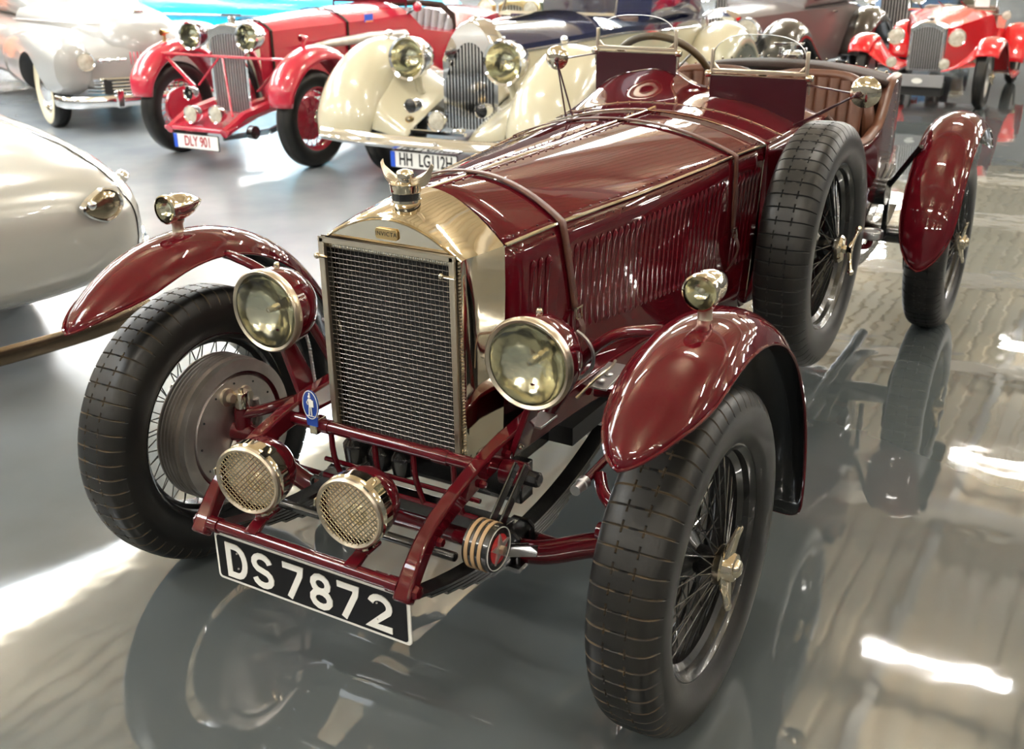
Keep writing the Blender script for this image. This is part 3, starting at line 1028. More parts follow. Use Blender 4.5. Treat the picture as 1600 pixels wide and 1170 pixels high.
# quick-release filler with its lever
c_ = MB()
c_.lathe([(.045, 0), (.045, .03), (.040, .035), (.040, .042), (0, .044)], (0, 2.95, 1.105), n=28)
c_.box((0, 2.95, 1.158), (.018, .03, .03)); c_.box((-.02, 2.95, 1.175), (.13, .016, .010)); c_.box((-.055, 2.95, 1.14), (.012, .02, .04)); c_.box((.055, 2.95, 1.14), (.012, .02, .04))
c_.build('fuel_filler', M['chrome'], bd_, bevel=.002)
# cockpit floor, bulkhead
MB().box((0, 2.25, .45), (.84, 1.0, .03)).build('cockpit_floor', M['black_matt'], bd_)
MB().box((0, 1.75, .75), (.78, .02, .62)).build('dashboard', M['leather_dark'], bd_)
MB().box((0, 2.85, .75), (.84, .02, .60)).build('rear_bulkhead', M['leather_dark'], bd_)
# pleated seat back: every pleat its own roll
for cx, hw in ((.215, .205), (-.215, .205)):
    st_ = empty('bucket_seat', (cx, 2.50, 0), 0, bd_)
    sb = MB()
    rows = []
    for z, yy in ((.56, .0), (.75, .03), (.95, .07), (1.07, .085), (1.09, .10)):
        rows.append([(u_ * hw, yy - .075 * abs(u_) ** 3, z - (.05 * abs(u_) ** 4 if z > 1 else 0)) for u_ in [-1 + i / 8 for i in range(17)]])
    sb.loft(rows, closed=False)
    # in the deep object frame the third level carries the pleats joined to the seat
    for k in range(8):
        u_ = -1 + (k + .5) / 4
        zt = 1.085 - .04 * abs(u_) ** 4
        yb = -.075 * abs(u_) ** 3
        pts = [(u_ * hw, -.012 + yb, .60), (u_ * hw, .018 + yb, .75), (u_ * hw, .058 + yb, .95), (u_ * hw, .078 + yb, zt)]
        sb.tube(pts, .028, 10, squash=(1.0, .75))
    sb.tube([(u_ * hw, .09 - .075 * abs(u_) ** 3, 1.094 - .04 * abs(u_) ** 4) for u_ in [-1 + i / 8 for i in range(17)]], .022, 10)
    sb.build('bucket_seat_cover', M['leather'], st_, solid=0)
    cu_ = MB()
    for k in range(8):
        u_ = -1 + (k + .5) / 4
        cu_.tube([(u_ * hw, .0, .60), (u_ * hw, -.25, .62), (u_ * hw, -.42, .60)], .028, 10)
    cu_.build('seat_cushion', M['leather'], st_)
# side bolster in the passenger's elbow room
c_ = MB()
c_.tube(spline([(.43, 2.62, .60), (.43, 2.60, .80), (.425, 2.58, .95), (.38, 2.60, 1.04)], 6), .05, 14, squash=(.6, 1))
c_.build('side_bolster', M['leather'], bd_)

# ------------------------------------------------------------------ aero screens
def screen(label, xc, y, z_bar, hw, post, rise, panel_low):
    s0 = empty('aero_screen', (xc, y, z_bar), 0, car)
    tag(s0, label)
    U = MB()
    U.box((0, 0, 0), (2 * hw, .012, .014))
    U.box((-hw + .005, 0, post / 2), (.012, .012, post)); U.box((hw - .005, 0, post / 2), (.012, .012, post))
    for s_ in (-1, 1):
        U.prism([(0, 0), (s_ * .02, 0), (0, .02)] if s_ > 0 else [(0, 0), (0, .02), (s_ * .02, 0)], (-s_ * (hw - .011), .006, .007), (1, 0, 0), (0, 0, 1), .012)
    U.build('frame', M['nickel_dull'], s0, bevel=.003)
    k = MB()
    for s_ in (-1, 1):
        k.lathe([(0, -.012), (.010, -.012), (.012, -.006), (.012, .006), (.010, .012), (0, .012)], (s_ * (hw + .006), 0, -.012), (1, 0, 0), 14)
        k.box((s_ * (hw + .002), .004, -.035), (.012, .010, .06))
    k.build('pivot_clamp', M['nickel'], s0, bevel=.002)
    ol = [(-hw + .008, .004)]
    for i in range(25):
        a = PI - PI * i / 24
        ol.append(((hw - .008) * math.copysign(abs(math.cos(a)) ** .75, math.cos(a)), .035 + rise * math.sin(a) ** .8))
    ol.append((hw - .008, .004))
    MB().prism(ol[::-1], (0, 0, 0), (1, 0, 0), (0, 0, 1), .003).build('glass', M['glass'], s0, smooth=False)
    rim = MB().tube([(x, -.0015, z) for x, z in ol[1:-1]], .0016, 5)
    rim.build('glass_edge', M['alloy'], s0)
    # fairing panel under the bar follows the scuttle
    xs2 = [-hw + 2 * hw * i / 12 for i in range(13)]
    low = []
    for x in xs2:
        zz = scut(min(y, 1.85), (xc + x) / edge_x(y)).z - z_bar - .002
        low.append((x, zz))
    pl = [(-hw, -.016), (hw, -.016)] + low[::-1]
    MB().prism(pl[::-1], (0, .002, 0), (1, 0, 0), (0, 0, 1), .005).build('fairing_panel', M['maroon_dark'], s0, smooth=False, bevel=.001)
    e_ = MB().tube([(-hw, -.004, -.014), (hw, -.004, -.014)], .0028, 6)
    e_.build('panel_edge', M['nickel'], s0)
    return s0


screen("driver's aero screen, glass arched over the steering wheel", -.243, 1.80, 1.247, .158, .068, .080, 0)
screen("passenger's aero screen with brown seat behind", .262, 1.66, 1.202, .166, .072, .085, 0)
# rounded dark fairings behind / beneath the screens
for xc, yy, hw, zz in ((-.243, 1.83, .14, 1.15), (.262, 1.70, .145, 1.12)):
    pass

# steering wheel
swc = Vector((-.24, 2.06, 1.10))
swn = Vector((0, .86, .50)).normalized()
swu = Vector((1, 0, 0)); swv = swn.cross(swu)
sw = empty('steering_wheel', (0, 0, 0), 0, car)
MB().tube([swc + swu * .205 * math.cos(a) + swv * .205 * math.sin(a) for a in [2 * PI * i / 48 for i in range(48)]], .014, 10, loop=True).build('rim', M['wood'], sw)
c_ = MB()
for k in range(4):
    a = PI / 4 + k * PI / 2
    c_.tube([swc - swn * .02, swc + (swu * math.cos(a) + swv * math.sin(a)) * .2], .005, 6)
c_.lathe([(0, .01), (.03, .01), (.03, -.02), (0, -.02)], swc - swn * .02, swn, 16)
c_.build('spokes', M['alloy'], sw)
MB().tube([swc - swn * .02, swc - swn * .5], .016, 10).build('column', M['black'], sw)

# round mirrors on triangulated stays
for (mc, mr, anchors) in ((Vector((-.335, 1.36, 1.252)), .040, ((-.395, 1.80, 1.225), (-.33, 1.42, 1.055), (-.35, 1.50, 1.055))),
                          (Vector((.672, 1.40, 1.192)), .046, ((.430, 1.66, 1.170), (.415, 1.60, 1.050), (.42, 1.70, 1.045)))):
    mi_ = empty('wing_mirror', (0, 0, 0), 0, car)
    ax0 = Vector((0.05, -1, .0)).normalized()
    MB().lathe([(0, .016), (mr * .4, .0145), (mr * .75, .009), (mr * .95, .002), (mr, -.004), (mr * .97, -.010), (0, -.011)], mc, ax0, 32).build('mirror_head', M['nickel'], mi_)
    c_ = MB()
    jt = mc + Vector((-.016 if mc.x > 0 else .012, -.022, -.004))
    c_.sphere(jt, .009, 10)
    for a in anchors: c_.tube([jt, a], .0032, 6); c_.sphere(a, .006, 8)
    c_.build('stay', M['maroon_dark'], mi_)

# ------------------------------------------------------------------ mudguards
def mudguard(name, cen, s_, phi0, phi1, r0=.545, hw=.105, front_pt=.24, rear_pt=.10, straight=0., label=None, pexp=2.0):
    """shell over a wheel; phi measured from straight up, positive to the front (-Y)"""
    NS, NT = 40, 20
    rows = []
    for i in range(NS + 1):
        row = []
        for j in range(NT + 1):
            t = math.sin(PI / 2 * (-1 + 2 * j / NT))
            p0 = phi0 - front_pt * (1 - (1 - min(1, abs(t)) ** pexp) ** (1 / pexp)) - .05 * abs(t)
            p1 = phi1 + rear_pt * (1 - (1 - min(1, abs(t)) ** 4) ** .25)
            ph = p0 + (p1 - p0) * i / NS
            drop = .050 * abs(t) ** 2.2 + .012 * max(0, abs(t) - .8) / .2
            rr0 = r0 + straight * max(0, -ph - .9) ** 1.5 - drop
            wdt = hw * (1 - .26 * max(0, (ph - (phi0 - .6)) / .6) ** 2)
            row.append((cen[0] + wdt * t, cen[1] - rr0 * math.sin(ph), cen[2] + rr0 * math.cos(ph)))
        rows.append(row)
    g0 = MB().loft(rows, closed=False)
    o = g0.build(name, [M['maroon'], M['black']], car, solid=.004, off=-1, mo=1, ang=60)
    # make sure the painted face looks outward
    me = o.data
    n0 = sum((p.normal.dot(p.center - Vector(cen)) for p in me.polygons))
    if n0 < 0: me.flip_normals()
    # rolled edge wire
    ed = [rows[i][0] for i in range(NS + 1)] + [rows[NS][j] for j in range(1, NT + 1)] + [rows[i][NT] for i in range(NS - 1, -1, -1)] + [rows[0][j] for j in range(NT - 1, 0, -1)]
    MB().tube(ed, .0035, 6, loop=True).build('rolled_edge', M['maroon'], o)
    return o


FG = []
for s_ in (-1, 1):
    o = mudguard('front_mudguard', (s_ * TR, 0, .385), s_, R(45.5), R(-106), straight=.05, front_pt=.44, pexp=2.3, rear_pt=.16)
    FG.append(o)
    c_ = MB()
    for ph in (R(-14),):
        for dx in (.045, -.05):
            c_.sphere((s_ * TR + dx, -.54 * math.sin(ph), .385 + .54 * math.cos(ph) - .003), .007, 8, sc_=(1, 1, .5))
    c_.build('mudguard_bolt', M['maroon'], o)
    # stays under the guard
    c_ = MB()
    c_.tube(spline([(s_ * .63, .06, .865), (s_ * .585, .055, .862), (s_ * .50, .06, .835), (s_ * .42, .08, .76), (s_ * .36, .10, .66), (s_ * .31, .10, .58)], 5), .013, 10)
    c_.tube(spline([(s_ * .66, .47, .55), (s_ * .5, .42, .55), (s_ * .31, .36, .55)], 4), .012, 8)
    c_.build('mudguard_stay', M['maroon'], car)
    # torpedo side lamp
    sl = empty('side_lamp', (s_ * .722, 0, 0), 0, car)
    zc = .992
    MB().lathe([(.034, -.040), (.0375, -.038), (.0385, -.030), (.037, -.024), (.035, -.015), (.036, -.005), (.034, .02), (.027, .045), (.016, .068), (.006, .085), (0, .090)], (0, 0, zc), (0, 1, 0), 32).build('lamp_body', M['nickel'], sl)
    MB().lathe([(.033, -.036), (.018, -.022), (.008, -.018), (0, -.017)], (0, 0, zc), (0, 1, 0), 28).build('lamp_reflector', M['reflector'], sl)
    MB().lathe([(.0335, -.037), (.024, -.042), (.012, -.0445), (0, -.045)], (0, 0, zc), (0, 1, 0), 28).build('lamp_lens', M['glass'], sl)
    MB().sphere((0, -.028, zc), .007, 10).build('bulb', M['frost'], sl)
    p_ = MB()
    p_.lathe([(.020, .0), (.018, -.006), (.0145, -.012), (.015, -.030), (.018, -.036), (0, -.036)], (0, -.002, zc - .032), (0, 0, 1), 20)
    p_.build('lamp_stem', M['nickel_dull'], sl)
    ov = [(.024 * math.cos(a), .036 * math.sin(a)) for a in [2 * PI * i / 24 for i in range(24)]]
    MB().prism(ov, (0, -.004, .917), (1, 0, 0), (0, 1, 0), .010).build('lamp_foot', M['maroon_dark'], sl, bevel=.002)
for s_ in (-1, 1):
    mudguard('rear_mudguard', (s_ * .725, WB, .385), s_, R(90), R(-48), r0=.545, hw=.108, front_pt=.34, rear_pt=.15, pexp=2.6)
    c_ = MB().tube([(s_ * .64, 2.64, .83), (s_ * .49, 2.76, .60)], .011, 8)
    c_.build('rear_mudguard_stay', M['black'], car)
# rear axle, springs and the round step
c_ = MB()
c_.tube([(-.66, WB, .385), (-.2, WB, .385), (-.12, WB, .385), (0, WB, .385), (.12, WB, .385), (.2, WB, .385), (.66, WB, .385)], [.04, .04, .10, .14, .10, .04, .04], 16)
for s_ in (-1, 1):
    c_.lathe([(0, 0), (.17, 0), (.175, .01), (.175, .07), (0, .07)], (s_ * .60, WB, .385), (s_, 0, 0), 32)
c_.build('rear_axle', M['black'], car)
for s_ in (-1, 1):
    c_ = MB()
    for k in range(5):
        ln = 1 - .15 * k
        rings = []
        for i in range(13):
            u_ = -1 + 2 * i / 12
            yy = WB + u_ * .55 * ln; zz = .30 - .009 * k + .09 * (u_ * ln) ** 2
            rings.append([(s_ * .40 - .022, yy, zz - .0035), (s_ * .40 + .022, yy, zz - .0035), (s_ * .40 + .022, yy, zz + .0035), (s_ * .40 - .022, yy, zz + .0035)])
        c_.loft(rings)
    c_.build('rear_spring', M['black'], car)
    c_ = MB().lathe([(0, 0), (.055, 0), (.055, .05), (0, .05)], (s_ * .47, 2.70, .62), (s_, 0, 0), 24)
    c_.box((s_ * .50, 2.78, .66), (.02, .20, .03), rotm('X', R(20))); c_.box((s_ * .50, 2.82, .52), (.02, .03, .25))
    c_.build('rear_shock_absorber', M['black'], car, bevel=.003)
c_ = MB().lathe([(.030, 0), (.044, .006), (.046, .012), (.046, .030), (.044, .034), (.038, .034), (.036, .030), (0, .030)], (.535, 2.40, .495), (0, 0, 1), 36)
c_.build('step_plate', M['alloy'], car)
c_ = MB().tube(spline([(.30, 2.36, .50), (.42, 2.38, .46), (.52, 2.40, .46), (.535, 2.40, .50)], 4), .012, 8)
c_.build('step_bracket', M['maroon'], car)
c_ = MB()
c_.tube([(.33, 1.30, .36), (.33, 3.5, .30)], .026, 12); c_.tube([(.36, 1.9, .30), (.36, 2.5, .29)], .05, 14)
c_.build('exhaust_pipe', M['black'], car)
c_ = MB()
for (yy, zz) in ((1.80, .40), (1.84, .33), (1.92, .42), (1.72, .30)):
    c_.box((.46, yy, zz), (.08, .05, .06)); c_.tube([(.30, yy, zz), (.50, yy, zz + .02)], .010, 8)
c_.tube([(.47, 1.60, .47), (.48, 1.95, .37)], .012, 8)
c_.build('brake_linkage', M['black'], car, bevel=.004)
MB().box((0, 1.5, .44), (.56, 2.4, .05)).build('undertray', M['black_matt'], car)

# ------------------------------------------------------------------ headlamps
def headlamp(s_, lab=None):
    c = Vector((s_ * .3655, -.080, .7915))
    h = empty('headlamp', c, 0, car)
    rr0 = .104
    MB().lathe([(rr0 - .011, -.006), (rr0 - .004, -.010), (rr0, -.006), (rr0 + .001, .002), (rr0 - .002, .014), (rr0 - .006, .016)], (0, 0, 0), (0, 1, 0), 56).build('rim', M['nickel_dull'], h)
    MB().lathe([(rr0 - .003, .012), (rr0 - .003, .034), (rr0 - .007, .060), (rr0 - .018, .088), (rr0 - .038, .112), (rr0 - .066, .126), (.015, .132), (0, .133)], (0, 0, 0), (0, 1, 0), 56).build('bowl', M['maroon'], h)
    MB().lathe([(rr0 - .010, -.002), (.088, .008), (.072, .019), (.052, .030), (.030, .037), (.012, .040), (0, .040)], (0, 0, 0), (0, 1, 0), 56).build('reflector', M['reflector'], h)
    MB().lathe([(rr0 - .010, -.005), (rr0 * .6, -.010), (rr0 * .3, -.012), (0, -.0125)], (0, 0, 0), (0, 1, 0), 40).build('lens', M['glass'], h)
    b_ = MB().lathe([(.0, .002), (.006, .004), (.008, .012), (.008, .020), (.010, .024), (.010, .04), (0, .04)], (0, 0, 0), (0, 1, 0), 20)
    b_.build('bulb', M['nickel'], h)
    MB().lathe([(.008, 0), (.008, .012), (.005, .016), (0, .016)], (s_ * .0, .05, rr0 - .010), (0, 0, 1), 12).build('bowl_screw', M['nickel'], h)
    # flat post down to the rail
    p_ = MB()
    a, b = Vector((s_ * -.005, .045, -.085)), Vector((s_ * -.063, .065, -.245))
    ux = Vector((0, 1, 0)); d = (b - a).normalized(); nx = d.cross(ux)
    p_.loft([[a - ux * .022 - nx * .008, a + ux * .022 - nx * .008, a + ux * .022 + nx * .008, a - ux * .022 + nx * .008],
             [b - ux * .038 - nx * .008, b + ux * .038 - nx * .008, b + ux * .038 + nx * .008, b - ux * .038 + nx * .008]])
    p_.tube([a + Vector((0, 0, .03)), a], .02, 12)
    p_.build('post', M['maroon'], h, bevel=.003)
    MB().sphere(b + (a - b) * .12 - Vector((s_ * -.009, .015, 0)), .007, 8).build('post_rivet', M['nickel'], h)
    cpt = spline([(s_ * -.02, .10, -.06), (s_ * -.045, .09, -.11), (s_ * -.055, .085, -.17), (s_ * -.065, .08, -.225)], 14)
    cv = MB()
    for i in range(len(cpt)): cv.sphere(cpt[i], .0052 if i % 2 else .0042, 6)
    cv.tube(cpt, .004, 6)
    tag(cv.build('cable_conduit', M['alloy'], h), kind='stuff')
    cl = MB().tube([Vector((0.02 * s_, .10, -.01)) + Vector((s_ * .085 * math.sin(a), 0.02, .07 * math.cos(a))) * .9 for a in [PI * .15 + PI * .8 * i / 12 for i in range(13)]], .0045, 6)
    cl.build('cable_loop', M['alloy'], h)
    return h


for s_ in (-1, 1): headlamp(s_)


def foglamp(cx, cy, cz, yaw):
    h = empty('fog_lamp', (cx, cy, cz), yaw, car)
    rr0 = .080
    MB().lathe([(rr0 - .011, -.012), (rr0 - .004, -.016), (rr0, -.012), (rr0, -.004), (rr0 - .004, -.002)], ax=(0, 1, 0), n=48).build('stone_guard_rim', M['nickel_dull'], h)
    MB().lathe([(rr0 - .006, -.002), (rr0 - .003, .004), (rr0 + .001, .008), (rr0 + .001, .030), (rr0 - .003, .034), (rr0 - .004, .040)], ax=(0, 1, 0), n=48).build('chrome_band', M['nickel'], h)
    MB().lathe([(rr0 - .004, .036), (rr0 - .003, .052), (rr0 - .010, .075), (rr0 - .026, .096), (.028, .108), (0, .111)], ax=(0, 1, 0), n=48).build('bowl', M['maroon'], h)
    MB().lathe([(rr0 - .008, .012), (.055, .007), (.03, .004), (0, .003)], ax=(0, 1, 0), n=40).build('lens', M['frost'], h)
    MB().lathe([(.024, .003), (.018, -.001), (0, -.003)], (.012, 0, -.006), ax=(0, 1, 0), n=20).build('lens_boss', M['reflector'], h)
    g0 = MB()
    ri = rr0 - .009
    n_ = 8
    for k in range(-n_, n_ + 1):
        u_ = k * ri / n_ * .985
        half = math.sqrt(max(ri * ri - u_ * u_, 0))
        if half < .004: continue
        for sg in (-1, 1):
            pts = []
            for q in range(9):
                v_ = -half + 2 * half * q / 8
                x_, z_ = (u_ + sg * v_) / math.sqrt(2), (v_ - sg * u_) / math.sqrt(2)
                pts.append((x_, -.013 - .0006 * sg, z_))
            g0.tube(pts, .0012, 4)
    tag(g0.build('wire_guard', M['nickel'], h), kind='stuff')
    t_ = MB()
    for a in (R(35), R(155), R(275)):
        t_.box(((rr0 + .004) * math.sin(a), .010, (rr0 + .004) * math.cos(a)), (.016, .045, .004), rotm('Y', a))
        t_.lathe([(.004, 0), (.004, .006), (0, .007)], ((rr0 + .006) * math.sin(a), .016, (rr0 + .006) * math.cos(a)), (math.sin(a), 0, math.cos(a)), 8)
    t_.build('guard_clip', M['nickel'], h)
    p_ = MB()
    p_.tube([(0, .05, -.072), (0, .048, -.098)], .012, 10); p_.box((0, .045, -.098), (.034, .04, .012))
    p_.build('mounting_stud', M['nickel'], h, bevel=.002)
    p_ = MB()
    q = Vector((0, .045, -.106)); e_ = Vector((.0, -.016, .408 - cz + .012))
    p_.loft([[q + Vector((-.018, -.02, 0)), q + Vector((.018, -.02, 0)), q + Vector((.018, .03, 0)), q + Vector((-.018, .03, 0))],
             [q + Vector((-.018, -.02, -.008)), q + Vector((.018, -.02, -.008)), q + Vector((.018, .03, -.008)), q + Vector((-.018, .03, -.008))]])
    p_.loft([[q + Vector((-.016, -.02, -.002)), q + Vector((.016, -.02, -.002)), q + Vector((.016, -.02, -.010)), q + Vector((-.016, -.02, -.010))],
             [e_ + Vector((-.016, -.01, .004)), e_ + Vector((.016, -.01, .004)), e_ + Vector((.016, -.0, -.008)), e_ + Vector((-.016, 0, -.008))]])
    p_.build('bracket', M['maroon'], h, bevel=.002)
    return h


foglamp(-.139, -.418, .545, R(8))
foglamp(.139, -.418, .541, R(4))

# ------------------------------------------------------------------ number plate
np_ = empty('number_plate', (0, 0, 0), 0, car)
pw, pz0, pz1, py = .2735, .2545, .3735, -.418
def rrect(hw, z0, z1, r_, n=5):
    pts = []
    for cx, cz, a0 in ((hw - r_, z0 + r_, -PI / 2), (hw - r_, z1 - r_, 0), (-hw + r_, z1 - r_, PI / 2), (-hw + r_, z0 + r_, PI)):
        for i in range(n + 1):
            a = a0 + PI / 2 * i / n
            pts.append((cx + r_ * math.cos(a), cz + r_ * math.sin(a)))
    return pts
MB().prism(rrect(pw, pz0, pz1 + .006, .010), (0, py, 0), (1, 0, 0), (0, 0, 1), -.004).build('plate_sheet', M['white'], np_, bevel=.001)
MB().prism(rrect(pw - .008, pz0 + .008, pz1 - .002, .007), (0, py - .0005, 0), (1, 0, 0), (0, 0, 1), .0012).build('plate_face', M['plate_black'], np_, smooth=False)


def stroke_glyphs(defs, H, W, th, pl_y0, z_mid, name):
    """characters drawn as flat strokes: list of (x_left, strokes)"""
    m_ = MB()
    for x0_, strokes in defs:
        for si, (path_, closed) in enumerate(strokes):
            pl_y = pl_y0 - .0004 * si
            P = [Vector((x0_ + p[0] * W, 0, z_mid - H / 2 + p[1] * H)) for p in path_]
            n_ = len(P)
            L, Rr_ = [], []
            for i in range(n_):
                if closed: d0 = (P[i] - P[i - 1]).normalized(); d1 = (P[(i + 1) % n_] - P[i]).normalized()
                else:
                    d0 = (P[i] - P[i - 1]).normalized() if i else (P[1] - P[0]).normalized()
                    d1 = (P[i + 1] - P[i]).normalized() if i < n_ - 1 else d0
                nn = Vector((-(d0.z + d1.z), 0, d0.x + d1.x))
                nn.normalize()
                cs = max(.45, nn.dot(Vector((-d0.z, 0, d0.x))))
                L.append(P[i] + nn * th / 2 / cs); Rr_.append(P[i] - nn * th / 2 / cs)
            rings = []
            for i in range(n_):
                rings.append([L[i] + Vector((0, pl_y, 0)), Rr_[i] + Vector((0, pl_y, 0)), Rr_[i] + Vector((0, pl_y - .0022, 0)), L[i] + Vector((0, pl_y - .0022, 0))])
            m_.loft(rings, loop=closed)
    return m_.build(name, M['white'], np_, ang=30)


def arc(cx, cz, rx, rz, a0, a1, n=10):
    return [(cx + rx * math.cos(R(a0 + (a1 - a0) * i / n)), cz + rz * math.sin(R(a0 + (a1 - a0) * i / n))) for i in range(n + 1)]


GL = {
    'D': [([(.0, 0), (.0, 1), (.40, 1)] + arc(.45, .5, .50, .5, 80, -80, 9) + [(.40, 0)], True)],
    'S': [(arc(.5, .74, .48, .26, 20, 200, 8) + arc(.5, .26, .5, .26, 80, -160, 10)[0:], False)],
    '7': [([(.0, 1), (1.0, 1), (.95, .8), (.28, -.07)], False)],
    '8': [(arc(.5, .755, .42, .245, 0, 330, 12), True), (arc(.5, .26, .5, .26, 0, 330, 12), True)],
    '2': [(arc(.5, .72, .48, .28, 165, -30, 9) + [(.0, 0.02), (1.08, 0.02)], False)],
}
GL['S'] = [(arc(.5, .75, .46, .25, 10, 235, 9) + arc(.5, .25, .48, .25, 55, -170, 9), False)]
GL['8'] = [(arc(.5, .755, .40, .245, 4, 334, 11), True), (arc(.5, .255, .47, .253, 11, 341, 11), True)]
xs3 = [-.232, -.156, -.068, .012, .085, .172]
stroke_glyphs([(xs3[i], GL[ch]) for i, ch in enumerate('DS7872')], .076, .051, .0150, py - .0016, (pz0 + pz1) / 2 + .001, 'plate_lettering')
c_ = MB()
for xx in (-.205, .190):
    for zz in (.338, .298): c_.sphere((xx, py - .003, zz), .0028, 6)
c_.build('plate_screw', M['steel'], np_)
c_ = MB()
for xx in (-.2, .2): c_.box((xx, py + .006, .385), (.03, .006, .05))
c_.build('plate_hanger', M['maroon'], np_)

# small fittings beside the engine: dimpled footplates, battery cover
c_ = MB().box((.36, .33, .615), (.055, .13, .006), rotm('X', R(8)))
for i in range(3): c_.sphere((.362, .29 + .042 * i, .620), .012, 10, sc_=(1, 1, .35))
c_.build('alloy_bracket', M['alloy'], car, bevel=.001)
c_ = MB().box((.325, .05, .600), (.045, .08, .006))
c_.build('alloy_footplate', M['alloy'], car, bevel=.001)
c_ = MB().tube(spline([(.36, .16, .62), (.39, .20, .66), (.40, .26, .67), (.38, .33, .66)], 5), .004, 6)
c_.build('brake_hose', M['nickel_dull'], car)
#@@BG
# ================================================================== the cars around it
M.update(
    red_paint=mat('cherry_red_paint', (.42, .012, .035), .25, coat=1),
    red_bright=mat('bright_red_paint', (.62, .006, .012), .22, coat=1),
    cream=mat('cream_paint', (.50, .46, .33), .22, coat=1),
    navy=mat('navy_paint', (.006, .009, .045), .15, coat=1),
    silver=mat('silver_paint', (.40, .39, .36), .26, .25, coat=1),
    silver2=mat('pale_grey_paint', (.30, .295, .28), .3, .1, coat=.7),
    cyan=mat('cyan_paint', (.0, .48, .78), .3, coat=.7),
    taupe=mat('taupe_paint', (.10, .086, .084), .35, coat=.3),
    taupe_dark=mat('dark_taupe_paint', (.045, .040, .036), .2, .4, coat=1),
    blue_paint=mat('blue_paint', (.01, .13, .36), .3, coat=.8),
    green_paint=mat('dark_green_paint', (.006, .035, .015), .3, coat=.8),
    black_paint=mat('black_paint', (.008, .008, .009), .15, coat=1),
    grey_leather=mat('grey_leather', (.20, .20, .21), .45),
    white_wall=mat('whitewall', (.62, .55, .38), .5),
    plate_white=mat('plate_white', (.75, .75, .72), .4),
    eu_blue=mat('plate_blue', (.01, .07, .5), .4),
    letter_red=mat('plate_red_letters', (.35, .03, .04), .4),
    amber=mat('smoked_lens', (.30, .24, .15), .12, .9, coat=1),
    interior=mat('dark_interior', (.02, .02, .022), .8),
    orange=mat('orange_paint', (.75, .20, .05), .35, coat=.5),
    tail_red=mat('tail_lamp_glass', (.30, .01, .01), .15, coat=1),
    grey_paint=mat('grey_panel_paint', (.22, .22, .23), .4),
)
WM = {}


def bwheel(parent, loc, out, Rw=.37, wd=.15, rimr=.24, paint='black', spokes=True, ww=False, name='front_wheel'):
    key = (Rw, wd, rimr, paint, spokes, ww)
    if key not in WM:
        h = wd / 2
        ty = MB().lathe([(rimr - .01, -h * .6), (rimr + .01, -h * .8), ((rimr + Rw) / 2, -h), (Rw - .03, -h * .93), (Rw - .006, -h * .62), (Rw, -h * .2), (Rw, h * .2), (Rw - .006, h * .62), (Rw - .03, h * .93)], ax=(1, 0, 0), n=56)
        ty.lathe([(Rw - .03, h * .93), ((rimr + Rw) / 2, h), (rimr + .01, h * .8), (rimr - .01, h * .6)], ax=(1, 0, 0), n=56, mi=1)
        for k in (-.35, .35): ty.lathe([(Rw + .0008, h * k - .003), (Rw + .0008, h * k + .003)], ax=(1, 0, 0), n=56, mi=2)
        tm = ty.mesh('tyre', [M['rubber'], M['white_wall'] if ww else M['rubber'], M['rubber_groove']])
        rm = MB().lathe([(rimr, h * .62), (rimr + .008, h * .72), (rimr - .006, h * .7), (rimr - .012, h * .45), (rimr - .03, h * .2), (rimr - .03, -h * .3), (rimr - .008, -h * .6), (rimr, -h * .7)], ax=(1, 0, 0), n=48)
        if spokes:
            rmm = rm.mesh('rim', M[paint])
            sm = spoke_mb(44, rimr - .03, .03, .05, .0026).mesh('spokes', M[paint])
            dm = MB().lathe([(0, -h * .2), (.16, -h * .2), (.165, -h * .5), (.165, -h * .9), (0, -h * .95)], ax=(1, 0, 0), n=36).mesh('brake_drum', M[paint])
        else:
            rmm = rm.mesh('rim', M['chrome'])
            sm = MB().lathe([(rimr - .02, h * .35), (rimr - .05, h * .65), (.15, h * .45), (.13, h * .55), (.11, h * .95), (.06, h * 1.15), (0, h * 1.2)], ax=(1, 0, 0), n=40).mesh('wheel_disc', M['chrome'])
            dm = None
        WM[key] = (tm, rmm, sm, dm)
    tm, rmm, sm, dm = WM[key]
    wv = empty(name, loc, 0 if out > 0 else PI, parent)
    put('tyre', tm, wv); put('rim', rmm, wv)
    s_o = put('spokes' if spokes else 'wheel_disc', sm, wv)
    if spokes:
        tag(s_o, kind='stuff')
        put('brake_drum', dm, wv)
        put('spinner', SPIN_ME, wv, (.055, 0, 0), (R(40), 0, 0))
    return wv


def lampset(parent, c, r_, depth, bowl, name='headlamp', rim='chrome', lens='glass', refl='reflector'):
    h = empty(name, c, 0, parent)
    MB().lathe([(r_ * .88, -.004), (r_, -.012), (r_ * 1.03, 0), (r_, .014), (r_ * .9, .016)], ax=(0, 1, 0), n=36).build('rim', M[rim], h)
    MB().lathe([(r_, .010), (r_ * .97, depth * .35), (r_ * .75, depth * .75), (r_ * .35, depth * .97), (0, depth)], ax=(0, 1, 0), n=36).build('bowl', M[bowl], h)
    MB().lathe([(r_ * .92, .002), (r_ * .8, depth * .22), (r_ * .5, depth * .42), (r_ * .2, depth * .5), (0, depth * .5)], ax=(0, 1, 0), n=36).build('reflector', M[refl], h)
    MB().lathe([(r_ * .92, -.004), (r_ * .5, -.012), (0, -.016)], ax=(0, 1, 0), n=28).build('lens', M[lens], h)
    MB().lathe([(0, 0), (.012, .002), (.014, .03), (.010, depth * .5)], ax=(0, 1, 0), n=12).build('bulb', M['nickel'], h)
    return h


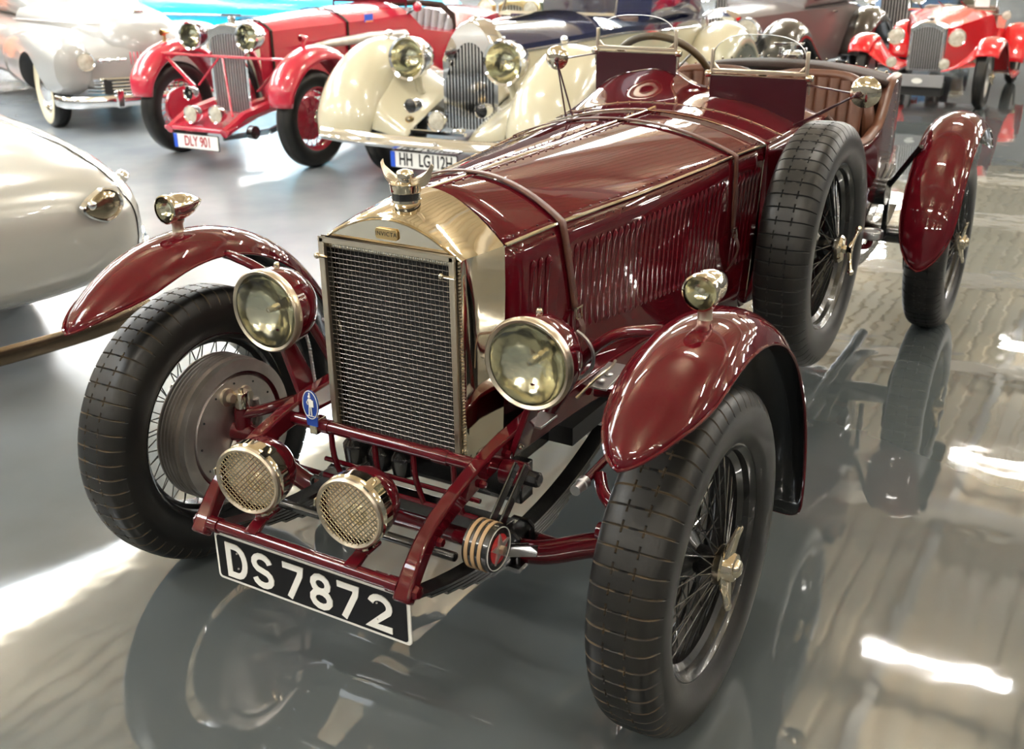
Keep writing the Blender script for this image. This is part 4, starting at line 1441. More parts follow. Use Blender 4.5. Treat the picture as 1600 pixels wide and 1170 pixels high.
def shell_wing(parent, name, m, xc, pts, s_=1, n=4, inner_skirt=0, NT=12, solid=.008):
    """mudguard shell along a side-view path; pts = (y, z, half width, edge drop)"""
    P = spline([(p[0], p[1], p[2]) for p in pts], n); D = spline([(p[0], p[3], 0) for p in pts], n)
    rows = []
    for i in range(len(P)):
        a, b = P[max(i - 1, 0)], P[min(i + 1, len(P) - 1)]
        ty, tz = b.x - a.x, b.y - a.y
        L_ = math.hypot(ty, tz) or 1
        ny, nz = -tz / L_, ty / L_                     # outward normal for a path running to +Y
        hw, dr = P[i].z, D[i].y
        row = []
        for j in range(NT + 1):
            t = -1 + 2 * j / NT
            th = t * PI / 2
            d_ = dr * (1 - math.cos(th) ** .9 if abs(t) < 1 else 1)
            if s_ * t < 0 and inner_skirt: d_ = dr * (1 - math.cos(th)) * inner_skirt
            row.append((xc + hw * math.sin(th), P[i].x - ny * d_, P[i].y - nz * d_))
        rows.append(row)
    o = MB().loft(rows, closed=False).build(name, M[m], parent, solid=solid, off=0, ang=60)
    return o


def sup_ring(y, hw, zb, zt, e=2.6, n=36, cx=0):
    cz, hz = (zb + zt) / 2, (zt - zb) / 2
    out = []
    for i in range(n):
        a = 2 * PI * i / n
        c, s = math.cos(a), math.sin(a)
        out.append((cx + hw * math.copysign(abs(c) ** (2 / e), c), y, cz + hz * math.copysign(abs(s) ** (2 / e), s)))
    return out


def cut(o, cutter_mb):
    """carve a wheel opening out of a body and drop the cutter"""
    c = cutter_mb.build('opening', M['interior'], o.parent)
    md = o.modifiers.new('b', 'BOOLEAN'); md.object = c; md.operation = 'DIFFERENCE'; md.solver = 'EXACT'; md.material_mode = 'TRANSFER'
    bpy.context.view_layer.update()
    me = bpy.data.meshes.new_from_object(o.evaluated_get(bpy.context.evaluated_depsgraph_get()))
    o.modifiers.remove(md)
    old = o.data; o.data = me
    me.name = old.name
    bpy.data.objects.remove(c)
    me.shade_smooth(); me.set_sharp_from_angle(angle=R(38))


def grille(parent, hw, z0, z1, zc, y, n, shell='chrome', slat='chrome', depth=.14, name='radiator', slope=0, bar=.006, shoulder=.04):
    """radiator: bright shell arched to zc in the middle, black core, every upright slat a piece"""
    g0 = empty(name, (0, 0, 0), 0, parent)
    def top(x): return z1 + (zc - z1) * (1 - abs(x / hw) ** 2.2)
    rings = []
    for (yy, k, dz) in ((y, .97, -.01), (y + .015, 1.0, 0), (y + depth, 1.02, .008)):
        ring = [(x * k, yy, top(x) + dz) for x in [-hw + 2 * hw * i / 16 for i in range(17)]] + [(hw * k, yy, z0), (-hw * k, yy, z0)]
        rings.append(ring)
    inn = [[(x * .86, yy, (top(x) - shoulder)) for x in [-hw + 2 * hw * i / 16 for i in range(17)]] + [(hw * .86, yy, z0 + .02), (-hw * .86, yy, z0 + .02)] for yy in (y, y + .03)]
    mm = MB().loft([inn[1], inn[0]] + rings, cap=False)
    mm.build('shell', M[shell], g0, ang=35)
    MB().loft([inn[1], [(p[0], p[1] + .02, p[2]) for p in inn[1]]]).build('core', M['black_matt'], g0)
    sl = None
    for i in range(n):
        x = -hw * .82 + 2 * hw * .82 * i / (n - 1)
        zt_ = top(x / .86) - shoulder
        o = MB().tube([(0, 0, 0), (0, 0, 1)], bar, 6).build('slat', M[slat], g0) if sl is None else sl.copy()
        if sl is None: sl = o
        else: col.objects.link(o); o.parent = g0
        o.location = (x, y + .012, z0 + .02); o.scale = (1, 1, zt_ - z0 - .02)
    return g0


def car_root(name, label, x, y, rz):
    return tag(empty(name, (x, y, 0), rz), label, 'car')


def plate(parent, cx, y, cz, w_, h_, words, lm, size, sx, eu=True, blue_w=.035):
    p = empty('number_plate', (cx, y, cz), 0, parent)
    MB().prism(rrect(w_ / 2, -h_ / 2, h_ / 2, .01), (0, 0, 0), (1, 0, 0), (0, 0, 1), -.006).build('plate_sheet', M['black_matt'], p)
    MB().prism(rrect(w_ / 2 - .006, -h_ / 2 + .006, h_ / 2 - .006, .008), (0, -.001, 0), (1, 0, 0), (0, 0, 1), .002).build('plate_face', M['plate_white'], p, smooth=False)
    if eu:
        MB().box((-w_ / 2 + .006 + blue_w / 2, -.004, 0), (blue_w, .003, h_ - .014)).build('blue_band', M['eu_blue'], p)
    for tx, s in words:
        text('plate_lettering', s, size, (tx, -.004, 0), (1, 0, 0), (0, 0, 1), M[lm], p, offset=.0022, ext=.001, sx=sx)
    return p


# ------------------------------------------------------------------ red open tourer, plate DLY 901
rc = car_root('red_open_tourer', 'cherry red open vintage car with wire wheels, twin fog lamps and plate DLY 901', -4.77, 4.45, .01)
for s_ in (-1, 1):
    bwheel(rc, (s_ * .70, 0, .36), s_, .36, .15, .235, 'red_paint')
    bwheel(rc, (s_ * .70, 2.9, .36), s_, .36, .15, .235, 'red_paint', name='rear_wheel')
    pts = [(-.41, .49, .10, .07), (-.39, .65, .12, .09), (-.24, .81, .125, .10), (0, .885, .125, .10), (.25, .85, .125, .09), (.43, .70, .12, .08), (.56, .48, .11, .06), (.68, .36, .10, .05)]
    o = shell_wing(rc, 'front_mudguard', 'red_paint', s_ * .71, pts)
    c_ = MB()
    c_.lathe([(.022, -.03), (.026, -.02), (.022, .01), (.010, .05), (0, .06)], (s_ * .71, -.05, .945), (0, 1, 0), 16)
    c_.tube([(s_ * .71, -.05, .88), (s_ * .71, -.05, .93)], .014, 10)
    c_.build('side_lamp', M['brass' if s_ < 0 else 'red_paint'], rc)
    pts = [(2.42, .40, .12, .05), (2.5, .66, .12, .06), (2.7, .86, .12, .06), (2.95, .90, .12, .06), (3.2, .82, .12, .06), (3.38, .6, .12, .05)]
    shell_wing(rc, 'rear_mudguard', 'red_paint', s_ * .72, pts)
    # dumb-iron and stay
    MB().tube([(s_ * .28, -.52, .29), (s_ * .28, -.3, .38), (s_ * .27, 0, .42), (s_ * .27, .5, .44)], [.035, .045, .05, .05], 8).build('dumb_iron', M['red_paint'], rc)
    MB().tube([(s_ * .63, -.16, .80), (s_ * .33, -.16, .56)], .024, 8, squash=(.4, 1)).build('mudguard_stay', M['red_paint'], rc)
    MB().tube([(s_ * .02, -.18, .79), (s_ * .27, -.40, .40)] if s_ > 0 else [(-.02, -.18, .79), (-.24, -.2, .58)], .009, 6).build('brace_rod', M['red_paint'], rc)
    c_ = MB()
    for k in range(4): c_.tube([(s_ * .26, -.5, .27 - .01 * k), (s_ * .26, 0, .25 - .012 * k), (s_ * .26, .45, .33 - .01 * k)], .01, 6, squash=(.4, 2))
    c_.build('leaf_spring', M['black'], rc)
    MB().lathe([(0, 0), (.05, 0), (.05, .05), (0, .05)], (s_ * .36, -.32, .28), (s_, 0, 0), 20).build('shock_absorber', M['black'], rc)
grille(rc, .195, .36, .985, 1.03, -.10, 13, slat='alloy', shoulder=.07, bar=.007)
MB().lathe([(.03, 0), (.03, .04), (.022, .05), (0, .05)], (0, -.02, 1.03), n=20).box((0, -.02, 1.092), (.17, .035, .012)).build('radiator_cap', M['chrome'], rc)
lampset(rc, (-.36, -.12, .935), .105, .17, 'maroon'); lampset(rc, (.245, -.14, .945), .105, .17, 'chrome')
lampset(rc, (-.19, -.36, .54), .05, .09, 'chrome', 'centre_lamp', refl='black', lens='glass')
lampset(rc, (-.08, -.47, .405), .066, .09, 'chrome', 'fog_lamp', lens='frost'); lampset(rc, (.175, -.47, .42), .066, .09, 'chrome', 'fog_lamp', lens='frost')
lampset(rc, (.40, -.10, .56), .06, .1, 'red_paint', 'horn', rim='red_paint', lens='red_paint')
MB().tube([(-.66, -.18, .80), (.66, -.18, .80)], .012, 8).build('tie_bar', M['red_paint'], rc)
MB().loft([[(-.33, -.52, .315), (.33, -.52, .315), (.33, -.52, .285), (-.33, -.52, .285)], [(-.30, -.15, .385), (.30, -.15, .385), (.30, -.15, .36), (-.30, -.15, .36)]]).build('front_apron', M['red_paint'], rc, bevel=.006)
plate(rc, .01, -.54, .215, .46, .115, [(.018, 'DLY 901')], 'letter_red', .105, .72)
rings = []
for (y, hw, ze, zt, zb) in ((.04, .20, .96, 1.035, .42), (.6, .27, .97, 1.07, .42), (1.3, .36, .98, 1.09, .40), (1.75, .42, 1.0, 1.10, .38), (1.9, .46, .86, .90, .36), (2.3, .52, .80, .84, .36), (2.7, .52, .90, .98, .36), (3.2, .46, .92, .99, .40), (3.7, .30, .72, .78, .46)):
    ring = [(hw * u_, y, ze + (zt - ze) * (1 - abs(u_) ** 2.4)) for u_ in [-1 + i / 6 for i in range(13)]] + [(hw, y, ze - .06), (hw * .97, y, (ze + zb) / 2), (hw * .9, y, zb), (-hw * .9, y, zb), (-hw * .97, y, (ze + zb) / 2), (-hw, y, ze - .06)]
    rings.append(ring)
MB().loft(rings).build('body', M['red_paint'], rc, ang=40)
for yy in (.16, .98):
    hw = lerp_tab([(.04, .20), (.6, .27), (1.3, .36)], yy); ze = lerp_tab([(.04, .96), (1.3, .98)], yy); zt = lerp_tab([(.04, 1.035), (.6, 1.07), (1.3, 1.09)], yy)
    pts = [(-hw - .008, yy, .6)] + [((hw + .006) * u_, yy, ze + .008 + (zt - ze) * (1 - abs(u_) ** 2.4)) for u_ in [-1 + i / 8 for i in range(17)]] + [(hw + .008, yy, .6)]
    MB().tube(pts, .016, 6, squash=(.3, 1)).build('bonnet_strap', M['leather_dark'], rc)
MB().tube([(.30, .36, .815), (.345, .7, .835), (.42, 1.15, .85), (.46, 1.6, .84)], [.012, .032, .042, .042], 12).build('exhaust_fairing', M['steel'], rc)
MB().box((.395, 1.18, 1.0), (.006, .11, .06)).build('club_sticker', M['eu_blue'], rc)
MB().box((.398, 1.18, .975), (.004, .10, .012)).build('sticker_band', M['orange'], rc)
lampset(rc, (.52, 1.72, 1.06), .04, .04, 'red_paint', 'door_mirror', rim='red_paint', lens='red_paint')
MB().tube([(.42, 1.70, 1.0), (.52, 1.74, 1.06)], .008, 6).build('mirror_stay', M['black'], rc)
c_ = MB()
c_.box((0, 1.72, 1.14), (.80, .012, .10))
for s_ in (-1, 1): c_.tube([(s_ * .40, 1.72, 1.05), (s_ * .40, 1.74, 1.22)], .010, 8)
c_.build('folded_windscreen', M['maroon'], rc)
st_ = empty('bench_seat', (0, 2.35, 0), 0, rc)
for k in range(12):
    x = -.42 + .84 * k / 11
    MB().tube([(x, -.06, .60), (x, .02, .85), (x * .98, .06, 1.0 - .10 * abs(x / .42) ** 4)], .042, 10).build('pleat', M['grey_leather'], st_)
MB().tube([(-.46, .04, .78), (-.43, .07, .95), (-.3, .09, 1.03), (0, .10, 1.05), (.3, .09, 1.03), (.43, .07, .95), (.46, .04, .78)], .03, 10).build('seat_roll', M['leather_dark'], st_)

# ------------------------------------------------------------------ cream and navy drophead, plate HH LG112H
bc = car_root('cream_drophead', 'cream and navy vintage car with chrome bumper and plate HH LG112H', -2.72, 4.62, .03)
for s_ in (-1, 1):
    bwheel(bc, (s_ * .68, 0, .36), s_, .36, .16, .23, 'black')
    bwheel(bc, (s_ * .70, 3.15, .36), s_, .36, .16, .23, 'black', name='rear_wheel')
    xc = s_ * .70
    pts = [(-.62, .34, .20, .10), (-.60, .52, .235, .16), (-.48, .74, .24, .22), (-.25, .90, .235, .24), (0, .955, .23, .24), (.25, .90, .22, .22), (.50, .72, .21, .18), (.75, .50, .20, .14), (1.05, .36, .19, .10), (1.4, .32, .19, .08), (2.2, .31, .19, .08), (2.5, .34, .19, .08)]
    shell_wing(bc, 'front_wing', 'cream', xc + s_ * .06, pts, s_, n=4, inner_skirt=1.0, NT=16, solid=.02)
    # inner catwalk between wing and grille
    cw = MB()
    rows = []
    for (y, x0_, x1_, z0_, z1_) in ((-.52, .24, .52, .36, .40), (-.42, .24, .55, .42, .60), (-.2, .24, .56, .50, .78), (.1, .25, .56, .60, .84), (.5, .28, .60, .60, .70)):
        rows.append([(s_ * (x0_ + (x1_ - x0_) * t), y, z0_ + (z1_ - z0_) * t ** 1.5) for t in [i / 6 for i in range(7)]])
    cw.loft(rows, closed=False).build('catwalk', M['cream'], bc, solid=.01)
    MB().sphere((s_ * .70, .0, .985), .028, 12, sc_=(.8, 1.4, 1)).build('side_lamp', M['chrome'], bc)
    pts = [(2.55, .36, .17, .10), (2.62, .60, .20, .16), (2.82, .80, .215, .2), (3.15, .89, .22, .2), (3.5, .80, .21, .18), (3.8, .55, .20, .14), (3.95, .36, .18, .1)]
    shell_wing(bc, 'rear_wing', 'cream', s_ * .76, pts, s_, NT=14, solid=.02)
    lampset(bc, (s_ * .378, -.26, .85), .146, .24, 'chrome')
    MB().sphere((s_ * .378, -.25, 1.005), .016, 10, sc_=(.7, 1.6, .8)).build('lamp_crest', M['chrome'], bc)
    MB().tube([(s_ * .378, -.15, .74), (s_ * .38, -.1, .60)], .03, 12).build('lamp_pillar', M['cream'], bc)
    lampset(bc, (.085 + s_ * .275, -.52, .575), .048, .12, 'chrome', 'horn', lens='black', refl='black')
grille(bc, .228, .34, .84, 1.09, -.05, 15, slat='chrome', depth=.18, shoulder=.14, bar=.007)
MB().lathe([(.03, 0), (.025, .02), (0, .025)], (0, .0, 1.085), n=16).sphere((0, .05, 1.11), .016, 8, sc_=(1, 2.6, .8)).build('mascot', M['chrome'], bc)
lampset(bc, (.06, -.60, .50), .066, .10, 'chrome', 'centre_lamp', lens='frost')
lampset(bc, (-.19, -.55, .49), .022, .05, 'brass', 'indicator_lamp', rim='brass', lens='amber')
c_ = MB(); c_.box((.07, -.60, .425), (.42, .03, .02)); c_.lathe([(.04, 0), (.045, .01), (.04, .02)], (.22, -.58, .44), n=16)
c_.build('lamp_bar', M['chrome'], bc)
rings = []
for i in range(17):
    x = -.82 + 1.64 * i / 16
    yy = -.80 + .10 * abs(x / .82) ** 3
    rings.append([(x, yy, .34), (x, yy - .024, .362), (x, yy - .012, .402), (x, yy + .004, .425), (x, yy + .02, .425), (x, yy + .02, .34)])
MB().loft(rings).build('front_bumper', M['chrome'], bc)
c_ = MB()
for x in (-.35, .18, .62): c_.lathe([(.012, 0), (.010, .008), (0, .010)], (x, -.822 + .1 * abs(x / .82) ** 3, .395), (0, -1, 0), 12)
c_.build('bumper_bolt', M['steel'], bc)
plate(bc, .07, -.79, .27, .52, .115, [(-.135, 'HH'), (.095, 'LG112H')], 'black_matt', .115, .66)
rings = []
for (y, hw, ze, zt, zb) in ((.10, .225, .92, 1.07, .45), (.6, .32, .93, 1.06, .42), (1.25, .46, .95, 1.08, .40), (1.5, .52, .96, 1.08, .38), (2.0, .60, .94, .96, .34), (2.8, .62, .92, .95, .34), (3.3, .56, .92, .97, .34), (3.85, .40, .72, .78, .38)):
    ring = [(hw * u_, y, ze + (zt - ze) * (1 - abs(u_) ** 2.4)) for u_ in [-1 + i / 6 for i in range(13)]] + [(hw, y, ze - .06), (hw * .98, y, (ze + zb) / 2), (hw * .94, y, zb), (-hw * .94, y, zb), (-hw * .98, y, (ze + zb) / 2), (-hw, y, ze - .06)]
    rings.append(ring)
mb_ = MB().loft(rings)
ff = mb_.f; mb_.mi = []
for f in ff:
    js = [i % 19 for i in f]
    mb_.mi.append(1 if (max(js) <= 13 and len(f) == 4) or (set(js) <= {0, 18} and len(f) == 4) else 0)
mb_.build('body', [M['cream'], M['navy']], bc, ang=40)
c_ = MB()
for s_ in (-1, 1): c_.tube([(s_ * .24, .12, .875), (s_ * .33, .6, .885), (s_ * .47, 1.25, .905), (s_ * .53, 1.5, .91), (s_ * .61, 2.0, .89), (s_ * .63, 2.8, .87)], .009, 6)
c_.build('waist_moulding', M['chrome'], bc)
c_ = MB()
c_.tube([(-.50, 1.30, 1.05), (.50, 1.30, 1.05), (.46, 1.50, 1.36), (-.46, 1.50, 1.36)], .02, 8, loop=True)
c_.build('windscreen_frame', M['chrome'], bc)
MB().prism([(-.49, 0), (.49, 0), (.45, .36), (-.45, .36)], (0, 1.31, 1.06), (1, 0, 0), (0, .55, .84), .004).build('windscreen_glass', M['glass'], bc, smooth=False)
MB().loft([sup_ring(2.05, .50, .9, 1.30, 4), sup_ring(2.3, .52, .9, 1.42, 4), sup_ring(3.0, .50, .9, 1.42, 4), sup_ring(3.5, .42, .85, 1.2, 4)]).build('hood', M['navy'], bc)
MB().box((0, 1.75, .99), (.9, .3, .04)).build('dashboard', M['leather'], bc, bevel=.01)

# ------------------------------------------------------------------ small bright red roadster on the right
mc_ = car_root('red_roadster', 'bright red small roadster with chrome grille, standing at the right', -.62, 9.75, 0)
for s_ in (-1, 1):
    bwheel(mc_, (s_ * .56, -.06, .30), s_, .30, .115, .19, 'alloy')
    bwheel(mc_, (s_ * .58, 2.1, .30), s_, .30, .115, .19, 'alloy', name='rear_wheel')
    pts = [(-.34, .52, .10, .05), (-.28, .60, .11, .06), (-.12, .66, .12, .06), (.08, .66, .12, .06), (.3, .55, .12, .06), (.6, .34, .12, .05), (.9, .24, .13, .05), (1.5, .22, .13, .04)]
    shell_wing(mc_, 'front_wing', 'red_bright', s_ * .60, pts, s_, NT=12, solid=.01)
    rows = [[(s_ * (.20 + .30 * t), y, .36 + (zt_ - .36) * t ** 1.6) for t in [i / 6 for i in range(7)]] for y, zt_ in ((-.30, .50), (-.15, .62), (.1, .64), (.35, .50), (.6, .36))]
    MB().loft(rows, closed=False).build('inner_wing', M['red_bright'], mc_, solid=.008)
    pts = [(1.65, .28, .12, .05), (1.75, .50, .13, .06), (1.95, .64, .14, .06), (2.2, .64, .14, .06), (2.45, .48, .13, .05), (2.55, .30, .12, .05)]
    shell_wing(mc_, 'rear_wing', 'red_bright', s_ * .60, pts, s_, solid=.01)
    lampset(mc_, (s_ * .285, -.14, .66), .082, .14, 'chrome', refl='reflector', lens='frost')
    lampset(mc_, (s_ * .245, -.42, .44), .05, .07, 'chrome', 'fog_lamp', lens='frost')
    MB().tube([(s_ * .22, -.08, .60), (s_ * .36, -.08, .60)], .012, 8).build('lamp_bar', M['red_bright'], mc_)
grille(mc_, .17, .33, .74, .80, -.08, 13, slat='alloy', depth=.1, shoulder=.05, bar=.007)
MB().lathe([(.025, 0), (.028, .03), (.018, .035), (0, .04)], (0, 0, .80), n=14).build('radiator_cap', M['chrome'], mc_)
MB().box((.03, -.50, .285), (.48, .02, .115)).build('badge_bar', M['grey_paint'], mc_, bevel=.006)
ov = [(.05 * math.cos(a), .026 * math.sin(a)) for a in [2 * PI * i / 20 for i in range(20)]]
MB().prism(ov[::-1], (.03, -.512, .285), (1, 0, 0), (0, 0, 1), .004).build('oval_badge', M['plate_white'], mc_)
MB().box((.0, -.36, .20), (.5, .2, .12)).build('front_axle', M['black_matt'], mc_)
rings = []
for (y, hw, ze, zt, zb) in ((.02, .17, .73, .79, .33), (.5, .25, .75, .82, .30), (.95, .36, .78, .86, .28), (1.15, .42, .80, .87, .28), (1.25, .46, .66, .68, .26), (1.7, .48, .62, .64, .26), (2.0, .46, .72, .76, .28), (2.4, .38, .70, .72, .30)):
    ring = [(hw * u_, y, ze + (zt - ze) * (1 - abs(u_) ** 2.4)) for u_ in [-1 + i / 6 for i in range(13)]] + [(hw, y, ze - .05), (hw * .97, y, (ze + zb) / 2), (hw * .9, y, zb), (-hw * .9, y, zb), (-hw * .97, y, (ze + zb) / 2), (-hw, y, ze - .05)]
    rings.append(ring)
MB().loft(rings).build('body', M['red_bright'], mc_, ang=40)
MB().tube([(-.44, 1.12, .84), (.44, 1.12, .84), (.44, 1.18, 1.15), (-.44, 1.18, 1.15)], .014, 8, loop=True).build('windscreen_frame', M['chrome'], mc_)
MB().prism([(-.43, 0), (.43, 0), (.43, .30), (-.43, .30)], (0, 1.125, .85), (1, 0, 0), (0, .2, .98), .004).build('windscreen_glass', M['glass'], mc_, smooth=False)
MB().box((.30, 1.10, .93), (.14, .004, .11)).build('price_card', M['plate_white'], mc_)
c_ = MB()
for x in (-.30, -.05, .18): c_.tube([(x, 1.08, .86), (x - .09, 1.07, .93)], .006, 6)
c_.build('wiper', M['chrome'], mc_)
lampset(mc_, (.56, 1.05, .80), .045, .03, 'chrome', 'door_mirror', lens='frost')
MB().tube([(.42, 1.06, .80), (.56, 1.08, .80)], .008, 6).build('mirror_stay', M['chrome'], mc_)
MB().box((0, 1.75, .72), (.78, .16, .26)).build('seat_back', M['leather'], mc_, bevel=.04)

# ------------------------------------------------------------------ pale grey saloon with whitewalls, top left
nc = car_root('grey_saloon', 'pale grey rounded saloon with whitewall tyres and wide chrome bumper', -7.22, 5.48, 1.15)
nc.scale = (1.1, 1.1, 1.1)
bodyr = [sup_ring(y, hw, zb, zt, e) for (y, hw, zb, zt, e) in ((-.62, .30, .36, .58, 2.6), (-.58, .55, .32, .66, 3), (-.45, .66, .30, .74, 3), (-.1, .70, .28, .80, 3.2), (.4, .73, .26, .82, 3.4), (1.2, .76, .24, .84, 3.6), (2.4, .76, .24, .84, 3.6), (3.4, .72, .26, .78, 3), (3.9, .55, .32, .66, 2.6))]
nb = MB().loft(bodyr).build('body', M['silver2'], nc, ang=50)
hr = [sup_ring(y, hw, zb, zt, e) for (y, hw, zb, zt, e) in ((-.60, .12, .52, .72, 2.2), (-.55, .26, .50, .82, 2.4), (-.40, .36, .50, .90, 2.6), (0, .44, .50, .94, 2.8), (.6, .52, .50, .97, 3), (1.2, .60, .50, 1.0, 3.2))]
MB().loft(hr).build('bonnet', M['silver2'], nc, ang=50)
for s_ in (-1, 1):
    fr2 = [sup_ring(y, hw, zb, zt, 2.5, cx=s_ * .62) for (y, hw, zb, zt) in ((-.66, .06, .42, .62), (-.62, .14, .36, .70), (-.50, .18, .31, .76), (-.2, .21, .28, .80), (.2, .22, .27, .80), (.6, .20, .27, .77), (1.1, .16, .28, .70), (1.6, .06, .32, .58))]
    fo = MB().loft(fr2).build('front_fender', M['silver2'], nc, ang=50)
    cut(fo, MB().lathe([(0, -.35), (.33, -.35), (.33, .35), (0, .35)], (s_ * .80, -.02, .30), (1, 0, 0), 32))
    bwheel(nc, (s_ * .66, -.02, .32), s_, .32, .15, .20, 'silver2', spokes=False, ww=True)
    bwheel(nc, (s_ * .66, 2.7, .32), s_, .32, .15, .20, 'silver2', spokes=False, ww=True, name='rear_wheel')
    lampset(nc, (s_ * .52, -.655, .575), .072, .07, 'chrome', 'headlamp', lens='frost')
    c_ = MB()
    c_.tube([(s_ * .43, -.66, .575), (s_ * .20, -.66, .575)], .007, 6)
    for x in (.40, .34, .26): c_.sphere((s_ * x, -.665, .575), .018, 10)
    c_.build('parking_lamp', M['chrome'], nc)
cut(nb, MB().lathe([(0, -1.2), (.33, -1.2), (.33, 1.2), (0, 1.2)], (0, -.02, .30), (1, 0, 0), 32))
g0 = empty('grille', (0, 0, 0), 0, nc)
for k in range(5):
    z = .425 - .026 * k
    MB().tube([(-.50, -.52, z), (-.42, -.63, z), (-.2, -.675, z), (0, -.685, z), (.2, -.675, z), (.42, -.63, z), (.50, -.52, z)], .009 if k else .016, 8).build('bar', M['chrome'], g0)
MB().box((0, -.64, .37), (.8, .03, .12)).build('grille_backing', M['black_matt'], g0)
c_ = MB()
for i in range(12): c_.box((-.16 + .029 * i, -.655, .58), (.010, .02, .10))
c_.build('upper_grille', M['chrome'], nc)
c_ = MB()
pts = [(-.74, -.45, .27), (-.70, -.66, .27), (-.5, -.78, .27), (0, -.83, .27), (.5, -.78, .27), (.70, -.66, .27), (.74, -.45, .27)]
c_.tube(spline(pts, 5), .05, 12, squash=(1, .5))
for x in (-.34, .34): c_.box((x, -.83, .29), (.06, .06, .14))
c_.build('front_bumper', M['chrome'], nc, bevel=.008)
MB().sphere((0, -.50, .93), .03, 12, sc_=(2, .8, .7)).build('mascot', M['chrome'], nc)
gr_ = [sup_ring(y, hw, .78, zt, 3.4) for (y, hw, zt) in ((1.05, .50, .98), (1.35, .60, 1.20), (1.7, .60, 1.34), (2.5, .60, 1.34), (3.0, .52, 1.15), (3.3, .44, .95))]
MB().loft(gr_).build('cabin', M['silver2'], nc, ang=50)
MB().prism([(-.46, 0), (.46, 0), (.38, .30), (-.38, .30)], (0, 1.12, 1.01), (1, 0, 0), (0, .75, .66), .012).build('windscreen', M['black_paint'], nc)
c_ = MB()
for x in (-.25, .1): c_.tube([(x, 1.10, 1.03), (x + .2, 1.14, 1.06)], .008, 6)
c_.build('wiper', M['black'], nc)
MB().tube([(-.30, -.40, .845), (-.44, 0, .84), (-.53, .6, .83), (-.62, 1.2, .82)], .006, 5).build('bonnet_seam', M['steel'], nc)

# ------------------------------------------------------------------ silver car close on the left, tail towards us
lc = car_root('silver_car', 'silver grey rounded car tail cut by the left edge, beside the front wheel', -2.20, .24, R(75))
lc.scale = (1.06, 1.06, 1.06)
secs = ((-.03, .60, .42, .66, 2.8), (.0, .68, .36, .72, 3.0), (.05, .735, .32, .765, 3.2), (.14, .765, .30, .80, 3.3), (.35, .785, .29, .85, 3.3), (.7, .80, .28, .885, 3.4), (1.2, .82, .26, .90, 3.6), (2.2, .82, .26, .92, 3.6), (3.6, .78, .28, .85, 3.2), (4.0, .6, .34, .7, 2.8))
lb = MB().loft([sup_ring(y, hw, zb, zt, e, 56) for (y, hw, zb, zt, e) in secs]).build('body', M['silver'], lc, ang=60)
MB().loft([sup_ring(y, hw, .7, zt, 3) for (y, hw, zt) in ((1.0, .5, .88), (1.5, .64, 1.15), (2.0, .66, 1.32), (3.0, .64, 1.30), (3.5, .5, .95))]).build('cabin', M['silver'], lc, ang=60)
# lid seam runs round the shoulder and down the tail
def sup_pt(y, a, grow=1.002):
    ys2 = [s[0] for s in secs]
    hw = lerp_tab([(s[0], s[1]) for s in secs], y); zb = lerp_tab([(s[0], s[2]) for s in secs], y); zt = lerp_tab([(s[0], s[3]) for s in secs], y); e = lerp_tab([(s[0], s[4]) for s in secs], y)
    c, s = math.cos(a), math.sin(a)
    return ((hw * grow) * math.copysign(abs(c) ** (2 / e), c), y, (zb + zt) / 2 + (zt - zb) / 2 * grow * math.copysign(abs(s) ** (2 / e), s))
pts = [sup_pt(y, a) for y, a in ((1.3, 1.02), (.9, .98), (.6, .93), (.35, .85), (.16, .75), (.07, .62), (.03, .45), (.02, .2), (.02, 0), (.03, -.3), (.05, -.6))]
MB().tube(spline(pts, 6), .0035, 6).build('lid_seam', M['black'], lc)
# tear-drop tail lamp set in the tail
tr_ = []
for i in range(36):
    a = 2 * PI * i / 36
    k = 1 if math.cos(a) > 0 else 1 + .15 * abs(math.cos(a))
    tr_.append((.070 * math.cos(a) * k, .052 * math.sin(a) * (1 - .30 * (math.cos(a) < 0) * abs(math.cos(a)))))
tf = empty('tail_lamp', (.565, -.026, .645), R(15), lc)
tf.scale = (1.15, 1, 1.15)
rings = [[(x * k, yy, z * k) for x, z in tr_] for k, yy in ((1.06, .010), (1.04, -.008), (.96, -.012), (.90, -.004))]
MB().loft([r[::-1] for r in rings], cap=False).build('lamp_surround', M['chrome'], tf)
MB().loft([[(x * k, yy, z * k) for x, z in tr_] for k, yy in ((.93, -.004), (.6, -.014), (.2, -.018), (.01, -.018))], cap=False).build('lamp_glass', M['amber'], tf)
MB().sphere((-.052, -.012, .012), .016, 10).build('reversing_lamp', M['chrome'], tf)
MB().tube([(.60, .0, .43), (.72, .05, .43), (.80, .16, .43)], .022, 12, squash=(1, .6)).build('overrider', M['nickel'], lc)
MB().tube(spline([(-.8, .05, .20), (-.5, -.05, .20), (0, -.08, .20), (.45, -.05, .20), (.72, .05, .20)], 4), .034, 8, squash=(1, .35)).build('rear_bumper', M['bronze'], lc)
MB().tube(spline([(.80, .22, .40), (.87, .35, .42), (.90, .55, .46), (.88, .75, .46)], 4), .03, 10, squash=(1, .6)).build('side_bumper', M['chrome'], lc)
MB().sphere((.755, .20, .69), .022, 12, sc_=(1, 2.0, 1.2)).build('lid_handle', M['chrome'], lc)
pl_ = rrect(.05, -.05, .05, .015)
MB().prism(pl_, (-.02, -.032, .58), (1, 0, 0), (0, 0, 1), -.004).build('fuel_flap', M['silver'], lc, bevel=.001)
for s_ in (-1, 1):
    bwheel(lc, (s_ * .66, 3.2, .30), s_, .30, .15, .19, 'silver', spokes=False)
    bwheel(lc, (s_ * .60, 1.25, .30), s_, .30, .15, .19, 'silver', spokes=False, name='rear_wheel')

